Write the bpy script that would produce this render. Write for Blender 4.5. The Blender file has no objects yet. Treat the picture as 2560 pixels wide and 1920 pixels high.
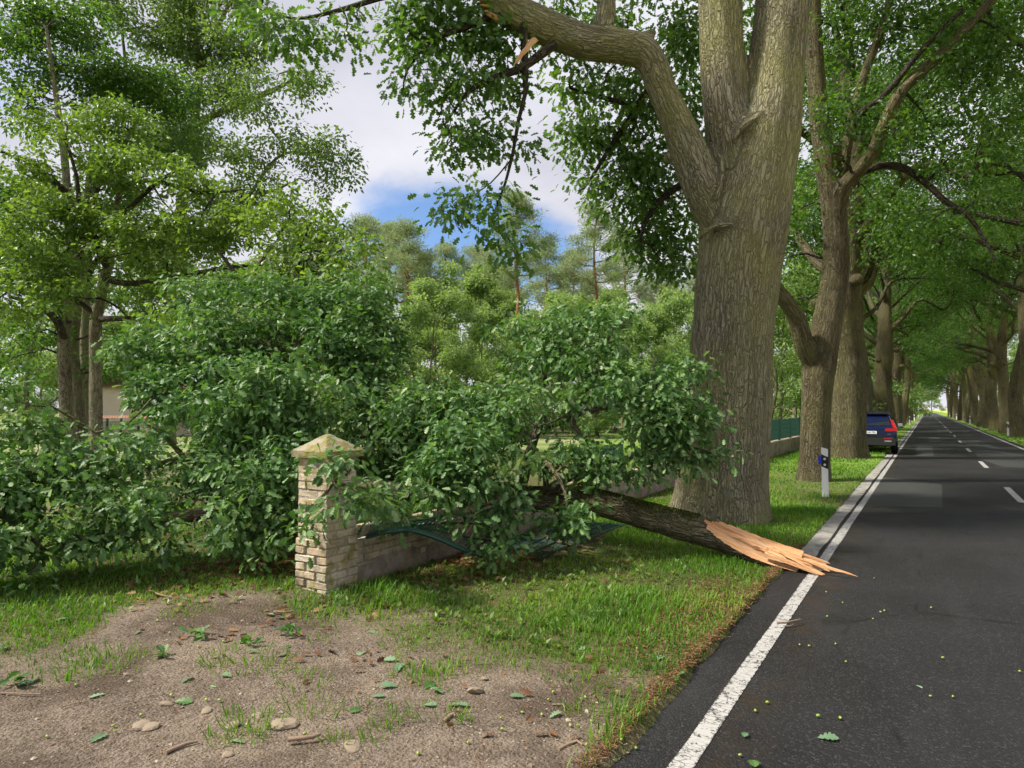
import bpy, math, random
import numpy as np
from mathutils import Vector, Matrix

# ------------------------------------------------------------------ camera, sky, sun, exposure
SC = bpy.context.scene
COL = SC.collection
RAD = math.radians
YAW, PITCH, CAM_H = RAD(31.3), RAD(2.15), 1.75
cam_d = bpy.data.cameras.new('camera'); cam = bpy.data.objects.new('camera', cam_d); COL.objects.link(cam)
cam.location = (0, 0, CAM_H); cam.rotation_euler = (RAD(90) + PITCH, 0, YAW)
cam_d.sensor_width = 36; cam_d.lens = 24.0; cam_d.clip_start = 0.05; cam_d.clip_end = 6000
SC.camera = cam

SUN_AZ = np.array([-0.80, -0.60]); SUN_EL = RAD(50)       # horizontal direction towards the sun
world = bpy.data.worlds.new('World'); SC.world = world; world.use_nodes = True
wn, wl = world.node_tree.nodes, world.node_tree.links
wn.clear()
w_out = wn.new('ShaderNodeOutputWorld'); w_bg = wn.new('ShaderNodeBackground')
w_sky = wn.new('ShaderNodeTexSky'); w_sky.sky_type = 'NISHITA'; w_sky.sun_disc = False
w_sky.sun_elevation = SUN_EL; w_sky.sun_rotation = math.atan2(SUN_AZ[0], SUN_AZ[1])
w_bg.inputs['Strength'].default_value = 0.10
w_tc = wn.new('ShaderNodeTexCoord'); w_sep = wn.new('ShaderNodeSeparateXYZ')
wl.new(w_tc.outputs['Generated'], w_sep.inputs[0])
def wmath(op, a, b=None, c=None):
    n = wn.new('ShaderNodeMath'); n.operation = op
    for i, v in enumerate((a, b, c)):
        if v is None: continue
        if isinstance(v, (int, float)): n.inputs[i].default_value = v
        else: wl.new(v, n.inputs[i])
    return n.outputs[0]
zc = wmath('ADD', wmath('MAXIMUM', w_sep.outputs[2], 0.0), 0.22)
w_cmb = wn.new('ShaderNodeCombineXYZ')
wl.new(wmath('DIVIDE', w_sep.outputs[0], zc), w_cmb.inputs[0]); wl.new(wmath('DIVIDE', w_sep.outputs[1], zc), w_cmb.inputs[1])
w_cmb.inputs[2].default_value = 3.7
w_n = wn.new('ShaderNodeTexNoise'); w_n.inputs['Scale'].default_value = 1.15; w_n.inputs['Detail'].default_value = 7; w_n.inputs['Roughness'].default_value = 0.52
wl.new(w_cmb.outputs[0], w_n.inputs['Vector'])
# the gap in the clouds low over the pines
w_dot = wn.new('ShaderNodeVectorMath'); w_dot.operation = 'DISTANCE'
gap = Vector((-math.sin(YAW + RAD(5.2)), math.cos(YAW + RAD(5.2)), 0.245)).normalized()
w_sc = wn.new('ShaderNodeVectorMath'); w_sc.operation = 'MULTIPLY'; w_sc.inputs[1].default_value = (1, 1, 2.2)
wl.new(w_tc.outputs['Generated'], w_sc.inputs[0]); wl.new(w_sc.outputs[0], w_dot.inputs[0])
w_dot.inputs[1].default_value = (gap.x, gap.y, gap.z * 2.2)
gap_v = wmath('SUBTRACT', 1.0, wmath('MULTIPLY', w_dot.outputs['Value'], 3.5))
gap_v = wmath('MAXIMUM', gap_v, 0.0)
w_n3 = wn.new('ShaderNodeTexNoise'); w_n3.inputs['Scale'].default_value = 3.4; w_n3.inputs['Detail'].default_value = 8; w_n3.inputs['Roughness'].default_value = .6; wl.new(w_cmb.outputs[0], w_n3.inputs['Vector'])
dens = wmath('SUBTRACT', wmath('ADD', wmath('ADD', w_n.outputs['Fac'], 0.18), wmath('MULTIPLY', wmath('SUBTRACT', w_n3.outputs['Fac'], 0.5), 0.45)), wmath('MULTIPLY', gap_v, 0.80))
w_r = wn.new('ShaderNodeMapRange'); w_r.interpolation_type = 'SMOOTHSTEP'
w_r.inputs['From Min'].default_value = 0.28; w_r.inputs['From Max'].default_value = 0.58
wl.new(dens, w_r.inputs['Value'])
w_n2 = wn.new('ShaderNodeTexNoise'); w_n2.inputs['Scale'].default_value = 1.9; w_n2.inputs['Detail'].default_value = 6
wl.new(w_cmb.outputs[0], w_n2.inputs['Vector'])
w_ramp = wn.new('ShaderNodeValToRGB'); wl.new(w_n2.outputs['Fac'], w_ramp.inputs['Fac'])
w_ramp.color_ramp.elements[0].position = 0.32; w_ramp.color_ramp.elements[0].color = (4.4, 4.45, 5.05, 1)
w_ramp.color_ramp.elements[1].position = 0.66; w_ramp.color_ramp.elements[1].color = (6.2, 6.2, 6.6, 1)
w_mix = wn.new('ShaderNodeMix'); w_mix.data_type = 'RGBA'
w_blue = wn.new('ShaderNodeMix'); w_blue.data_type = 'RGBA'; w_blue.blend_type = 'MULTIPLY'; w_blue.inputs[0].default_value = 1.0
wl.new(w_sky.outputs[0], w_blue.inputs[6]); w_blue.inputs[7].default_value = (0.82, 0.98, 1.22, 1)
wl.new(w_r.outputs[0], w_mix.inputs[0]); wl.new(w_blue.outputs[2], w_mix.inputs[6]); wl.new(w_ramp.outputs[0], w_mix.inputs[7])
wl.new(w_mix.outputs[2], w_bg.inputs['Color']); wl.new(w_bg.outputs[0], w_out.inputs['Surface'])

sun_d = bpy.data.lights.new('sun', 'SUN'); sun_o = bpy.data.objects.new('sun', sun_d); COL.objects.link(sun_o)
sun_d.energy = 5.0; sun_d.angle = RAD(6); sun_d.color = (1.0, 0.94, 0.82)
sdir = Vector((SUN_AZ[0] * math.cos(SUN_EL), SUN_AZ[1] * math.cos(SUN_EL), math.sin(SUN_EL))).normalized()
sun_o.rotation_euler = sdir.to_track_quat('Z', 'Y').to_euler(); sun_o.location = sdir * 60

vs = SC.view_settings
vs.view_transform = 'Standard'; vs.look = 'None'; vs.gamma = 1.0; vs.exposure = 0.60; vs.use_curve_mapping = False
cy = SC.cycles
cy.max_bounces = 5; cy.diffuse_bounces = 3; cy.glossy_bounces = 1; cy.transmission_bounces = 2; cy.transparent_max_bounces = 4
cy.use_denoising = True; cy.use_light_tree = False; cy.adaptive_threshold = 0.03
try: cy.denoising_prefilter = 'ACCURATE'
except Exception: pass

# ------------------------------------------------------------------ geometry of the photograph (2212 x 1659 reading of it)
S = 2560 / 2212
FW = np.array([-math.sin(YAW) * math.cos(PITCH), math.cos(YAW) * math.cos(PITCH), math.sin(PITCH)])
RT = np.array([math.cos(YAW), math.sin(YAW), 0.0])
UP = np.cross(RT, FW)
CP = np.array([0, 0, CAM_H])
PXF = 1707.0
def ray(vx, vy): return FW + (vx * S - 1280) / PXF * RT + (960 - vy * S) / PXF * UP
def At(vx, vy, d): return CP + d * ray(vx, vy)
def Gnd(vx, vy, z=0.0):
    r = ray(vx, vy); return CP + r * ((z - CAM_H) / r[2])
def OnX(vx, vy, X):
    r = ray(vx, vy); return CP + r * (X / r[0])
def nrm(v): return v / (np.linalg.norm(v, axis=-1, keepdims=True) + 1e-12)

# ------------------------------------------------------------------ numpy helpers
def _hash(ix, iy, iz):
    h = (ix * 374761393 + iy * 668265263 + iz * 2147483647 * 3 + 1274126177) & 0xffffffff
    h = ((h ^ (h >> 13)) * 1274126177) & 0xffffffff
    h = (h ^ (h >> 16)) & 0xffffffff
    return h / 4294967295.0
def vnoise(p):
    p = np.atleast_2d(np.asarray(p, float)); i = np.floor(p).astype(np.int64); f = p - i; f = f * f * (3 - 2 * f)
    r = 0
    for dx in (0, 1):
        for dy in (0, 1):
            for dz in (0, 1):
                w = (f[:, 0] if dx else 1 - f[:, 0]) * (f[:, 1] if dy else 1 - f[:, 1]) * (f[:, 2] if dz else 1 - f[:, 2])
                r = r + w * _hash(i[:, 0] + dx, i[:, 1] + dy, i[:, 2] + dz)
    return r
def fbm(p, o=4):
    p = np.atleast_2d(np.asarray(p, float)); s, a, t = 0, 0.5, 0
    for k in range(o): s = s + a * vnoise(p * 2 ** k + 17.3 * k); t += a; a *= 0.5
    return s / t
def spline(pts, rad, step):
    P = np.asarray(pts, float); R = np.asarray(rad, float)
    if len(P) == 2: P = np.array([P[0], (P[0] + P[1]) / 2, P[1]]); R = np.array([R[0], (R[0] + R[1]) / 2, R[1]])
    E = np.vstack([2 * P[0] - P[1], P, 2 * P[-1] - P[-2]]); out, ro = [], []
    for k in range(len(P) - 1):
        n = max(1, int(np.linalg.norm(P[k + 1] - P[k]) / step + 0.5)); t = (np.arange(n) / n)[:, None]
        a, b, c, d = E[k], E[k + 1], E[k + 2], E[k + 3]
        out.append(0.5 * (2 * b + (c - a) * t + (2 * a - 5 * b + 4 * c - d) * t ** 2 + (3 * b - a - 3 * c + d) * t ** 3))
        ro.append(R[k] + (R[k + 1] - R[k]) * (t[:, 0] ** 1))
    out.append(P[-1:]); ro.append(R[-1:])
    return np.vstack(out), np.concatenate(ro)
def frames(P):
    T = nrm(np.gradient(P, axis=0)); U = np.zeros_like(P)
    u = np.cross(T[0], [0.31, 0.87, 0.11]); u /= np.linalg.norm(u); U[0] = u
    for k in range(1, len(P)):
        u = u - T[k] * np.dot(u, T[k]); u /= np.linalg.norm(u) + 1e-9; U[k] = u
    return T, U, np.cross(T, U)

class MB:
    """collects vertices, polygons and per-vertex data for ONE mesh object"""
    def __init__(s): s.v, s.li, s.ls, s.co, s.rn, s.mi, s.n, s.nl = [], [], [], [], [], [], 0, 0
    def add(s, V, polys, co=None, rn=None, mi=0):
        V = np.asarray(V, float); k = len(V)
        if isinstance(polys, np.ndarray):
            li = polys.reshape(-1) + s.n; ls = np.arange(len(polys)) * polys.shape[1] + s.nl
        else:
            li = np.array([i for p in polys for i in p], dtype=np.int64) + s.n
            ls = np.cumsum([0] + [len(p) for p in polys[:-1]]) + s.nl
        s.v.append(V); s.li.append(li); s.ls.append(ls); s.mi.append(np.full(len(ls), mi))
        s.co.append(np.asarray(co, float) if co is not None else V); s.rn.append(np.broadcast_to(np.asarray(rn if rn is not None else 0.5, float), (k,)))
        s.n += k; s.nl += len(li); return s
    def raw(s, V, li, ls, rn):
        s.v.append(V); s.li.append(li + s.n); s.ls.append(ls + s.nl); s.co.append(V); s.rn.append(rn); s.mi.append(np.zeros(len(ls), int))
        s.n += len(V); s.nl += len(li)
    def box(s, c, h, rot=0.0, rn=None, mi=0):
        x, y, z = h; V = np.array([(a * x, b * y, d * z) for a in (-1, 1) for b in (-1, 1) for d in (-1, 1)], float)
        cr, sr = math.cos(rot), math.sin(rot)
        V = np.c_[V[:, 0] * cr - V[:, 1] * sr, V[:, 0] * sr + V[:, 1] * cr, V[:, 2]] + np.asarray(c, float)
        return s.add(V, np.array([(0, 1, 3, 2), (4, 6, 7, 5), (0, 4, 5, 1), (2, 3, 7, 6), (0, 2, 6, 4), (1, 5, 7, 3)]), rn=rn, mi=mi)
    def tube(s, pts, rad, sides=6, step=0.3, cap=False, lump=0.0, seed=0.0, flare=None, mi=0):
        P, R = spline(pts, rad, step); T, U, W = frames(P); n = len(P)
        a = np.arange(sides) / sides * 2 * math.pi
        loc = np.cos(a)[None, :, None] * U[:, None, :] + np.sin(a)[None, :, None] * W[:, None, :]
        L = np.concatenate([[0], np.cumsum(np.linalg.norm(np.diff(P, axis=0), axis=1))])
        rr = np.repeat(R[:, None], sides, 1)
        if lump: rr = rr * (1 + lump * (fbm((P[:, None, :] + loc * R[:, None, None]).reshape(-1, 3) * (0.9 / max(R.max(), 0.05) ** 0.5) + seed, 3).reshape(n, sides) - 0.5) * 2)
        if flare: rr = rr * (1 + flare[0] * np.exp(-L / flare[1])[:, None] * (1 + 0.5 * np.sin(a * 5 + seed)[None, :]))
        V = P[:, None, :] + loc * rr[:, :, None]
        co = np.stack([np.cos(a)[None, :] * rr, np.sin(a)[None, :] * rr, np.repeat(L[:, None], sides, 1) + seed], 2)
        i = np.arange(n - 1)[:, None] * sides; j = np.arange(sides)[None, :]; j2 = (j + 1) % sides
        F = np.stack([i + j, i + j2, i + sides + j2, i + sides + j], 2).reshape(-1, 4)
        s.add(V.reshape(-1, 3), F, co.reshape(-1, 3), mi=mi)
        if cap:
            for e, r_ in ((0, -1), (n - 1, 1)):
                ring = V[e]; s.add(ring, [list(range(sides))[::r_]], co[e], mi=mi)
        return s
    def build(s, name, mat, parent=None, smooth=False, loc=None):
        me = bpy.data.meshes.new(name)
        V = np.vstack(s.v); li = np.concatenate(s.li).astype(np.int32); ls = np.concatenate(s.ls).astype(np.int32)
        if loc is not None: V = V - np.asarray(loc, float)
        me.vertices.add(len(V)); me.vertices.foreach_set('co', V.astype(np.float32).ravel())
        me.loops.add(len(li)); me.loops.foreach_set('vertex_index', li)
        me.polygons.add(len(ls)); me.polygons.foreach_set('loop_start', ls)
        me.polygons.foreach_set('use_smooth', np.full(len(ls), smooth))
        mats = mat if isinstance(mat, (list, tuple)) else [mat]
        for m in mats: me.materials.append(m)
        if len(mats) > 1: me.polygons.foreach_set('material_index', np.concatenate(s.mi).astype(np.int32))
        a = me.attributes.new('bark_co', 'FLOAT_VECTOR', 'POINT'); a.data.foreach_set('vector', np.vstack(s.co).astype(np.float32).ravel())
        a = me.attributes.new('rnd', 'FLOAT', 'POINT'); a.data.foreach_set('value', np.concatenate(s.rn).astype(np.float32))
        me.update(calc_edges=True)
        o = bpy.data.objects.new(name, me); COL.objects.link(o)
        if loc is not None: o.location = loc
        if parent is not None: o.parent = parent
        return o
def tag(o, label=None, cat=None, group=None, kind=None):
    if label: o['label'] = label
    if cat: o['category'] = cat
    if group: o['group'] = group
    if kind: o['kind'] = kind
    return o
def empty(name, loc=(0, 0, 0), label=None, cat=None, group=None):
    o = bpy.data.objects.new(name, None); COL.objects.link(o); o.location = loc; o.empty_display_size = 0.2
    return tag(o, label, cat, group)
def child(o, parent):            # parent without moving (parents here are unrotated empties)
    o.parent = parent; o.matrix_parent_inverse = Matrix.Translation(-Vector(parent.location)); return o
def copy_tree(root, loc, rz=0.0, sc=(1, 1, 1), label=None, group=None):
    r = root.copy(); COL.objects.link(r); r.location = loc; r.rotation_euler = (0, 0, rz); r.scale = sc
    if label: r['label'] = label
    if group: r['group'] = group
    for ch in list(root.children):
        c = ch.copy(); COL.objects.link(c); c.parent = r
        for g in ch.children:
            d = g.copy(); COL.objects.link(d); d.parent = c
    return r

# ------------------------------------------------------------------ materials
def newmat(name):
    m = bpy.data.materials.new(name); m.use_nodes = True; nt = m.node_tree; nt.nodes.clear()
    out = nt.nodes.new('ShaderNodeOutputMaterial'); return m, nt, out
class NT:
    def __init__(s, nt): s.nt = nt
    def n(s, t, **kw):
        o = s.nt.nodes.new(t)
        for k, v in kw.items(): setattr(o, k, v)
        return o
    def L(s, a, b): s.nt.links.new(a, b)
    def set(s, sock, v):
        if hasattr(v, 'links'): s.L(v, sock)
        else: sock.default_value = v
    def math(s, op, a, b=0.0):
        o = s.n('ShaderNodeMath', operation=op); s.set(o.inputs[0], a); s.set(o.inputs[1], b); return o.outputs[0]
    def noise(s, vec, scale, detail=4, rough=0.55, dist=0.0):
        o = s.n('ShaderNodeTexNoise'); s.L(vec, o.inputs['Vector']); o.inputs['Scale'].default_value = scale; o.inputs['Detail'].default_value = detail
        o.inputs['Roughness'].default_value = rough; o.inputs['Distortion'].default_value = dist; return o.outputs['Fac']
    def vor(s, vec, scale, feat='F1', out='Distance'):
        o = s.n('ShaderNodeTexVoronoi', feature=feat); s.L(vec, o.inputs['Vector']); o.inputs['Scale'].default_value = scale; return o.outputs[out]
    def ramp(s, fac, stops):
        o = s.n('ShaderNodeValToRGB'); s.L(fac, o.inputs['Fac']); e = o.color_ramp.elements
        while len(e) < len(stops): e.new(0.5)
        for k, (p, c) in enumerate(stops):
            e[k].position = p; e[k].color = (*c, 1) if len(c) == 3 else c
        return o.outputs['Color']
    def mix(s, fac, a, b, blend='MIX'):
        o = s.n('ShaderNodeMix', data_type='RGBA', blend_type=blend); s.set(o.inputs[0], fac)
        for k, v in ((6, a), (7, b)):
            if isinstance(v, tuple): v = (*v, 1) if len(v) == 3 else v
            s.set(o.inputs[k], v)
        return o.outputs[2]
    def mrange(s, v, a, b, c=0.0, d=1.0):
        o = s.n('ShaderNodeMapRange'); s.L(v, o.inputs[0]); o.inputs[1].default_value = a; o.inputs[2].default_value = b
        o.inputs[3].default_value = c; o.inputs[4].default_value = d; return o.outputs[0]
    def vmul(s, vec, m):
        o = s.n('ShaderNodeVectorMath', operation='MULTIPLY'); s.L(vec, o.inputs[0]); o.inputs[1].default_value = m; return o.outputs[0]
    def attr(s, name): return s.n('ShaderNodeAttribute', attribute_name=name)
    def pos(s): return s.n('ShaderNodeNewGeometry').outputs['Position']
    def obj(s): return s.n('ShaderNodeTexCoord').outputs['Object']
    def princ(s, col, rough=0.8, bump=None, bstr=0.5, bdist=0.02, spec=0.3, metal=0.0):
        p = s.n('ShaderNodeBsdfPrincipled')
        s.set(p.inputs['Base Color'], (*col, 1) if isinstance(col, tuple) and len(col) == 3 else col); s.set(p.inputs['Roughness'], rough)
        p.inputs['Specular IOR Level'].default_value = spec; p.inputs['Metallic'].default_value = metal
        if bump is not None:
            b = s.n('ShaderNodeBump'); b.inputs['Strength'].default_value = bstr; b.inputs['Distance'].default_value = bdist
            s.L(bump, b.inputs['Height']); s.L(b.outputs[0], p.inputs['Normal'])
        return p
def simple(name, col, rough=0.6, spec=0.4, metal=0.0, var=0.12, scale=8.0, bump=0.15):
    m, nt, out = newmat(name); t = NT(nt); f = t.noise(t.obj(), scale, 5)
    c = t.mix(f, tuple(max(0, x * (1 - var)) for x in col), tuple(x * (1 + var) for x in col))
    p = t.princ(c, rough, f if bump else None, bump, 0.01, spec, metal); t.L(p.outputs[0], out.inputs[0]); return m
def leafmat(name, dark, mid, light, trans=0.35, rough=0.42, spec=0.45, tcol=None, pale=False):
    m, nt, out = newmat(name); t = NT(nt); r = t.attr('rnd').outputs['Fac']
    c = t.ramp(r, [(0.0, dark), (0.45, mid), (0.80, light), (0.93, tuple(0.55 * x + 0.45 * y_ for x, y_ in zip(light, (0.30, 0.36, 0.22))))]) if pale else t.ramp(r, [(0.0, dark), (0.5, mid), (1.0, light)])
    big = t.noise(t.pos(), 0.55, 3)
    c = t.mix(t.mrange(big, 0.35, 0.7, 0.0, 0.4), c, t.mix(1.0, c, (1.15, 1.05, 0.8), 'MULTIPLY'))
    p = t.princ(c, rough, spec=spec)
    tr = t.n('ShaderNodeBsdfTranslucent'); tc = t.mix(1.0, c, tcol or (1.7, 1.75, 0.6), 'MULTIPLY'); t.L(tc, tr.inputs[0])
    mx = t.n('ShaderNodeMixShader'); mx.inputs[0].default_value = trans; t.L(p.outputs[0], mx.inputs[1]); t.L(tr.outputs[0], mx.inputs[2])
    t.L(mx.outputs[0], out.inputs[0]); return m
def barkmat(name, a, b, algae=None, scale=1.0, stretch=0.16, bstr=0.9, amt=0.5, lich=0.25, bd=0.05):
    m, nt, out = newmat(name); t = NT(nt); co = t.attr('bark_co').outputs['Vector']
    st = t.vmul(co, (1, 1, stretch))
    wob = t.n('ShaderNodeVectorMath', operation='ADD'); nz = t.n('ShaderNodeTexNoise'); t.L(co, nz.inputs['Vector']); nz.inputs['Scale'].default_value = 5 * scale
    sc_ = t.n('ShaderNodeVectorMath', operation='SCALE'); t.L(nz.outputs['Color'], sc_.inputs[0]); sc_.inputs['Scale'].default_value = 0.07 / scale
    t.L(st, wob.inputs[0]); t.L(sc_.outputs[0], wob.inputs[1]); st = wob.outputs[0]
    rn1 = t.math('ABSOLUTE', t.math('SUBTRACT', t.noise(st, 6.5 * scale, 3, 0.55, 0.9), 0.5)); vo = t.vor(st, 15 * scale, 'DISTANCE_TO_EDGE'); e = t.math('MINIMUM', t.math('MULTIPLY', rn1, 2.4), t.math('MULTIPLY', vo, 1.5)); e2 = t.vor(st, 55 * scale, 'DISTANCE_TO_EDGE')
    ridge = t.math('MINIMUM', t.mrange(e, 0.0, 0.20), 1.0)
    fine = t.noise(st, 70 * scale, 5, 0.65)
    h = t.math('ADD', t.math('ADD', t.math('MULTIPLY', ridge, 0.75), t.math('MULTIPLY', t.mrange(e2, 0, 0.25), 0.18)), t.math('MULTIPLY', fine, 0.32))
    tone = t.noise(st, 6 * scale, 6, 0.6)
    c = t.mix(t.mrange(tone, 0.32, 0.68), a, b); c = t.mix(t.mrange(t.noise(t.pos(), 0.7, 3), .4, .62, 0, .55), c, t.mix(1.0, c, (.66, .63, .62), 'MULTIPLY'))
    c = t.mix(t.mrange(fine, 0.35, 0.75, 0.0, 0.3), c, tuple(x * 1.35 for x in b))
    fur = t.math('SUBTRACT', 1.0, t.mrange(e, 0.01, 0.10))
    c = t.mix(t.math('MULTIPLY', fur, 0.85), c, tuple(x * 0.20 for x in a))       # dark brown in the furrows between the plates
    if algae:
        al = t.noise(t.pos(), 0.9, 4, 0.6); al = t.mrange(al, 0.5 - amt * 0.25, 0.68, 0, 0.7)
        c = t.mix(al, c, algae)
        li = t.noise(t.pos(), 2.7, 5, 0.7); c = t.mix(t.mrange(li, 0.60, 0.72, 0, lich), c, (0.42, 0.46, 0.38))
    p = t.princ(c, 0.9, h, bstr, bd, 0.15); t.L(p.outputs[0], out.inputs[0]); return m

M = {}
M['bark_hero'] = barkmat('bark_hero', (0.29, 0.25, 0.195), (0.45, 0.40, 0.31), (0.34, 0.33, 0.12), 1.25, 0.14, 1.0, 0.8, 0.5, 0.06)
M['bark_oak'] = barkmat('bark_oak', (0.125, 0.095, 0.072), (0.235, 0.185, 0.14), (0.20, 0.195, 0.075), 1.2, 0.13, 1.0, 0.75, 0.2, 0.06)
M['bark_limb'] = barkmat('bark_limb', (0.12, 0.095, 0.075), (0.26, 0.215, 0.165), (0.20, 0.20, 0.075), 1.0, 0.3, 1.0, 0.5, 0.3, 0.05)
M['bark_dark'] = barkmat('bark_dark', (0.055, 0.045, 0.038), (0.11, 0.09, 0.07), None, 1.2, 0.25, 0.9, bd=0.03)
M['bark_grey'] = barkmat('bark_grey', (0.17, 0.14, 0.11), (0.29, 0.25, 0.195), (0.2, 0.2, 0.11), 1.1, 0.25, 0.8, 0.4, 0.2, 0.03)
M['bark_pine'] = barkmat('bark_pine', (0.40, 0.18, 0.085), (0.58, 0.30, 0.16), None, 0.8, 0.4, 0.7)
M['leaf_fallen'] = leafmat('leaf_fallen', (0.034, 0.086, 0.028), (0.076, 0.164, 0.048), (0.160, 0.270, 0.092), 0.28, 0.48, 0.33, (1.35, 1.6, 0.58), True)
M['leaf_oak'] = leafmat('leaf_oak', (0.044, 0.100, 0.026), (0.080, 0.165, 0.040), (0.140, 0.240, 0.060), 0.42)
M['leaf_avenue'] = leafmat('leaf_avenue', (0.024, 0.064, 0.015), (0.056, 0.128, 0.026), (0.125, 0.222, 0.044), 0.45)
M['leaf_lime'] = leafmat('leaf_lime', (0.060, 0.120, 0.024), (0.110, 0.190, 0.038), (0.190, 0.280, 0.065), 0.40)
M['leaf_grey'] = leafmat('leaf_grey', (0.060, 0.110, 0.036), (0.100, 0.170, 0.055), (0.160, 0.240, 0.085), 0.40)
M['leaf_far'] = leafmat('leaf_far', (0.12, 0.19, 0.085), (0.21, 0.31, 0.145), (0.32, 0.42, 0.22), 0.42, 0.6, 0.2)  # leaf colour lightened to stand in for haze and sun on the wood
M['leaf_bright'] = leafmat('leaf_bright', (0.26, 0.36, 0.02), (0.36, 0.46, 0.03), (0.46, 0.54, 0.06), 0.4)
M['leaf_cream'] = leafmat('leaf_cream', (0.18, 0.22, 0.09), (0.28, 0.33, 0.16), (0.40, 0.43, 0.26), 0.3)
M['leaf_yellow'] = leafmat('leaf_yellow', (0.22, 0.20, 0.02), (0.34, 0.28, 0.04), (0.42, 0.24, 0.06), 0.4)
M['needle'] = leafmat('needle', (0.16, 0.215, 0.125), (0.25, 0.315, 0.19), (0.36, 0.42, 0.26), 0.38, 0.6, 0.2, (1.2, 1.25, 0.7))
M['grass'] = leafmat('grass', (0.058, 0.145, 0.016), (0.115, 0.245, 0.026), (0.225, 0.330, 0.055), 0.38, 0.5, 0.3)
M['leaf_dead'] = leafmat('leaf_dead', (0.09, 0.045, 0.025), (0.17, 0.085, 0.045), (0.30, 0.19, 0.10), 0.2, 0.7, 0.2, (1.2, 1.0, 0.7))
M['leaf_under'] = leafmat('leaf_under', (0.10, 0.19, 0.10), (0.17, 0.28, 0.16), (0.25, 0.36, 0.22), 0.25, 0.6, 0.3, (1.2, 1.4, 0.8))
M['acorn'] = simple('acorn', (0.24, 0.34, 0.05), 0.35, 0.5, var=0.3)
M['stone'] = simple('stone', (0.25, 0.20, 0.145), 0.85, 0.2, var=0.4, scale=14)
M['stick'] = simple('stick', (0.24, 0.17, 0.12), 0.85, 0.2, var=0.4, scale=20)
M['white'] = simple('white_plastic', (0.78, 0.78, 0.78), 0.45, 0.4, var=0.04)
M['black'] = simple('black_plastic', (0.012, 0.012, 0.013), 0.5, 0.4, var=0.2)
M['reflector'] = simple('reflector', (0.75, 0.75, 0.72), 0.3, 0.6, var=0.05)
M['blue'] = simple('blue_plastic', (0.01, 0.03, 0.55), 0.4, 0.5, var=0.1)
M['fence'] = simple('green_fence_steel', (0.009, 0.050, 0.036), 0.42, 0.5, var=0.25, scale=20)
M['fence_dark'] = simple('grey_wire', (0.05, 0.07, 0.075), 0.5, 0.4)
def brickmat():
    m, nt, out = newmat('pale_brick'); t = NT(nt); oi = t.n('ShaderNodeObjectInfo').outputs['Random']
    c = t.ramp(oi, [(0.0, (0.46, 0.34, 0.23)), (0.3, (0.53, 0.41, 0.26)), (0.6, (0.52, 0.42, 0.30)), (0.85, (0.57, 0.49, 0.37)), (1.0, (0.42, 0.30, 0.21))])
    g = t.noise(t.pos(), 26, 6, 0.65); d = t.noise(t.pos(), 5.5, 5, 0.65); v = t.noise(t.pos(), 90, 3, 0.6)
    c = t.mix(t.mrange(g, 0.4, 0.75, 0, 0.55), c, (0.62, 0.56, 0.47)); c = t.mix(t.mrange(d, 0.46, 0.66, 0, 0.78), c, (0.15, 0.12, 0.085))
    mo = t.noise(t.pos(), 8.0, 6, 0.7)
    c = t.mix(t.mrange(mo, 0.52, 0.62, 0, 0.85), c, (0.24, 0.21, 0.05))
    wh = t.noise(t.pos(), 11.0, 5, 0.7); c = t.mix(t.mrange(wh, 0.55, 0.68, 0, 0.7), c, (0.60, 0.55, 0.47))
    h = t.math('ADD', t.math('MULTIPLY', g, 0.7), t.math('MULTIPLY', v, 0.3)); p = t.princ(c, 0.92, h, 0.9, 0.02, 0.15); t.L(p.outputs[0], out.inputs[0]); return m
M['brick'] = brickmat()
def mortarmat(name, a, b, moss=0.5):
    m, nt, out = newmat(name); t = NT(nt); g = t.noise(t.pos(), 14, 8, 0.7); d = t.noise(t.pos(), 3.2, 5, 0.65)
    c = t.mix(t.mrange(g, 0.35, 0.7), a, b); c = t.mix(t.mrange(d, 0.45, 0.68, 0, 0.75), c, tuple(x * 0.42 for x in a))
    mo = t.noise(t.pos(), 7.0, 7, 0.72); mo2 = t.noise(t.pos(), 30, 4, 0.7)
    c = t.mix(t.mrange(mo, 0.63 - 0.21 * moss, 0.72 - 0.16 * moss, 0, 0.85), c, t.mix(mo2, (0.10, 0.10, 0.03), (0.30, 0.26, 0.03)))
    h = t.math('ADD', g, t.math('MULTIPLY', mo2, 0.6)); p = t.princ(c, 0.95, h, 0.9, 0.025, 0.1); t.L(p.outputs[0], out.inputs[0]); return m
M['mortar'] = mortarmat('mortar', (0.40, 0.36, 0.29), (0.50, 0.46, 0.38), 0.2)
M['plaster'] = mortarmat('old_plaster', (0.27, 0.22, 0.17), (0.40, 0.34, 0.27), 0.25)
M['cap'] = mortarmat('mossy_concrete', (0.30, 0.26, 0.20), (0.42, 0.38, 0.30), 1.0)
M['house'] = simple('house_plaster', (0.56, 0.47, 0.39), 0.9, 0.1, var=0.06, scale=2)
M['tile'] = simple('roof_tile', (0.34, 0.19, 0.12), 0.8, 0.2, var=0.3, scale=3)
M['concrete'] = mortarmat('kerb_concrete', (0.25, 0.24, 0.215), (0.38, 0.365, 0.335), 0.0)

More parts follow.
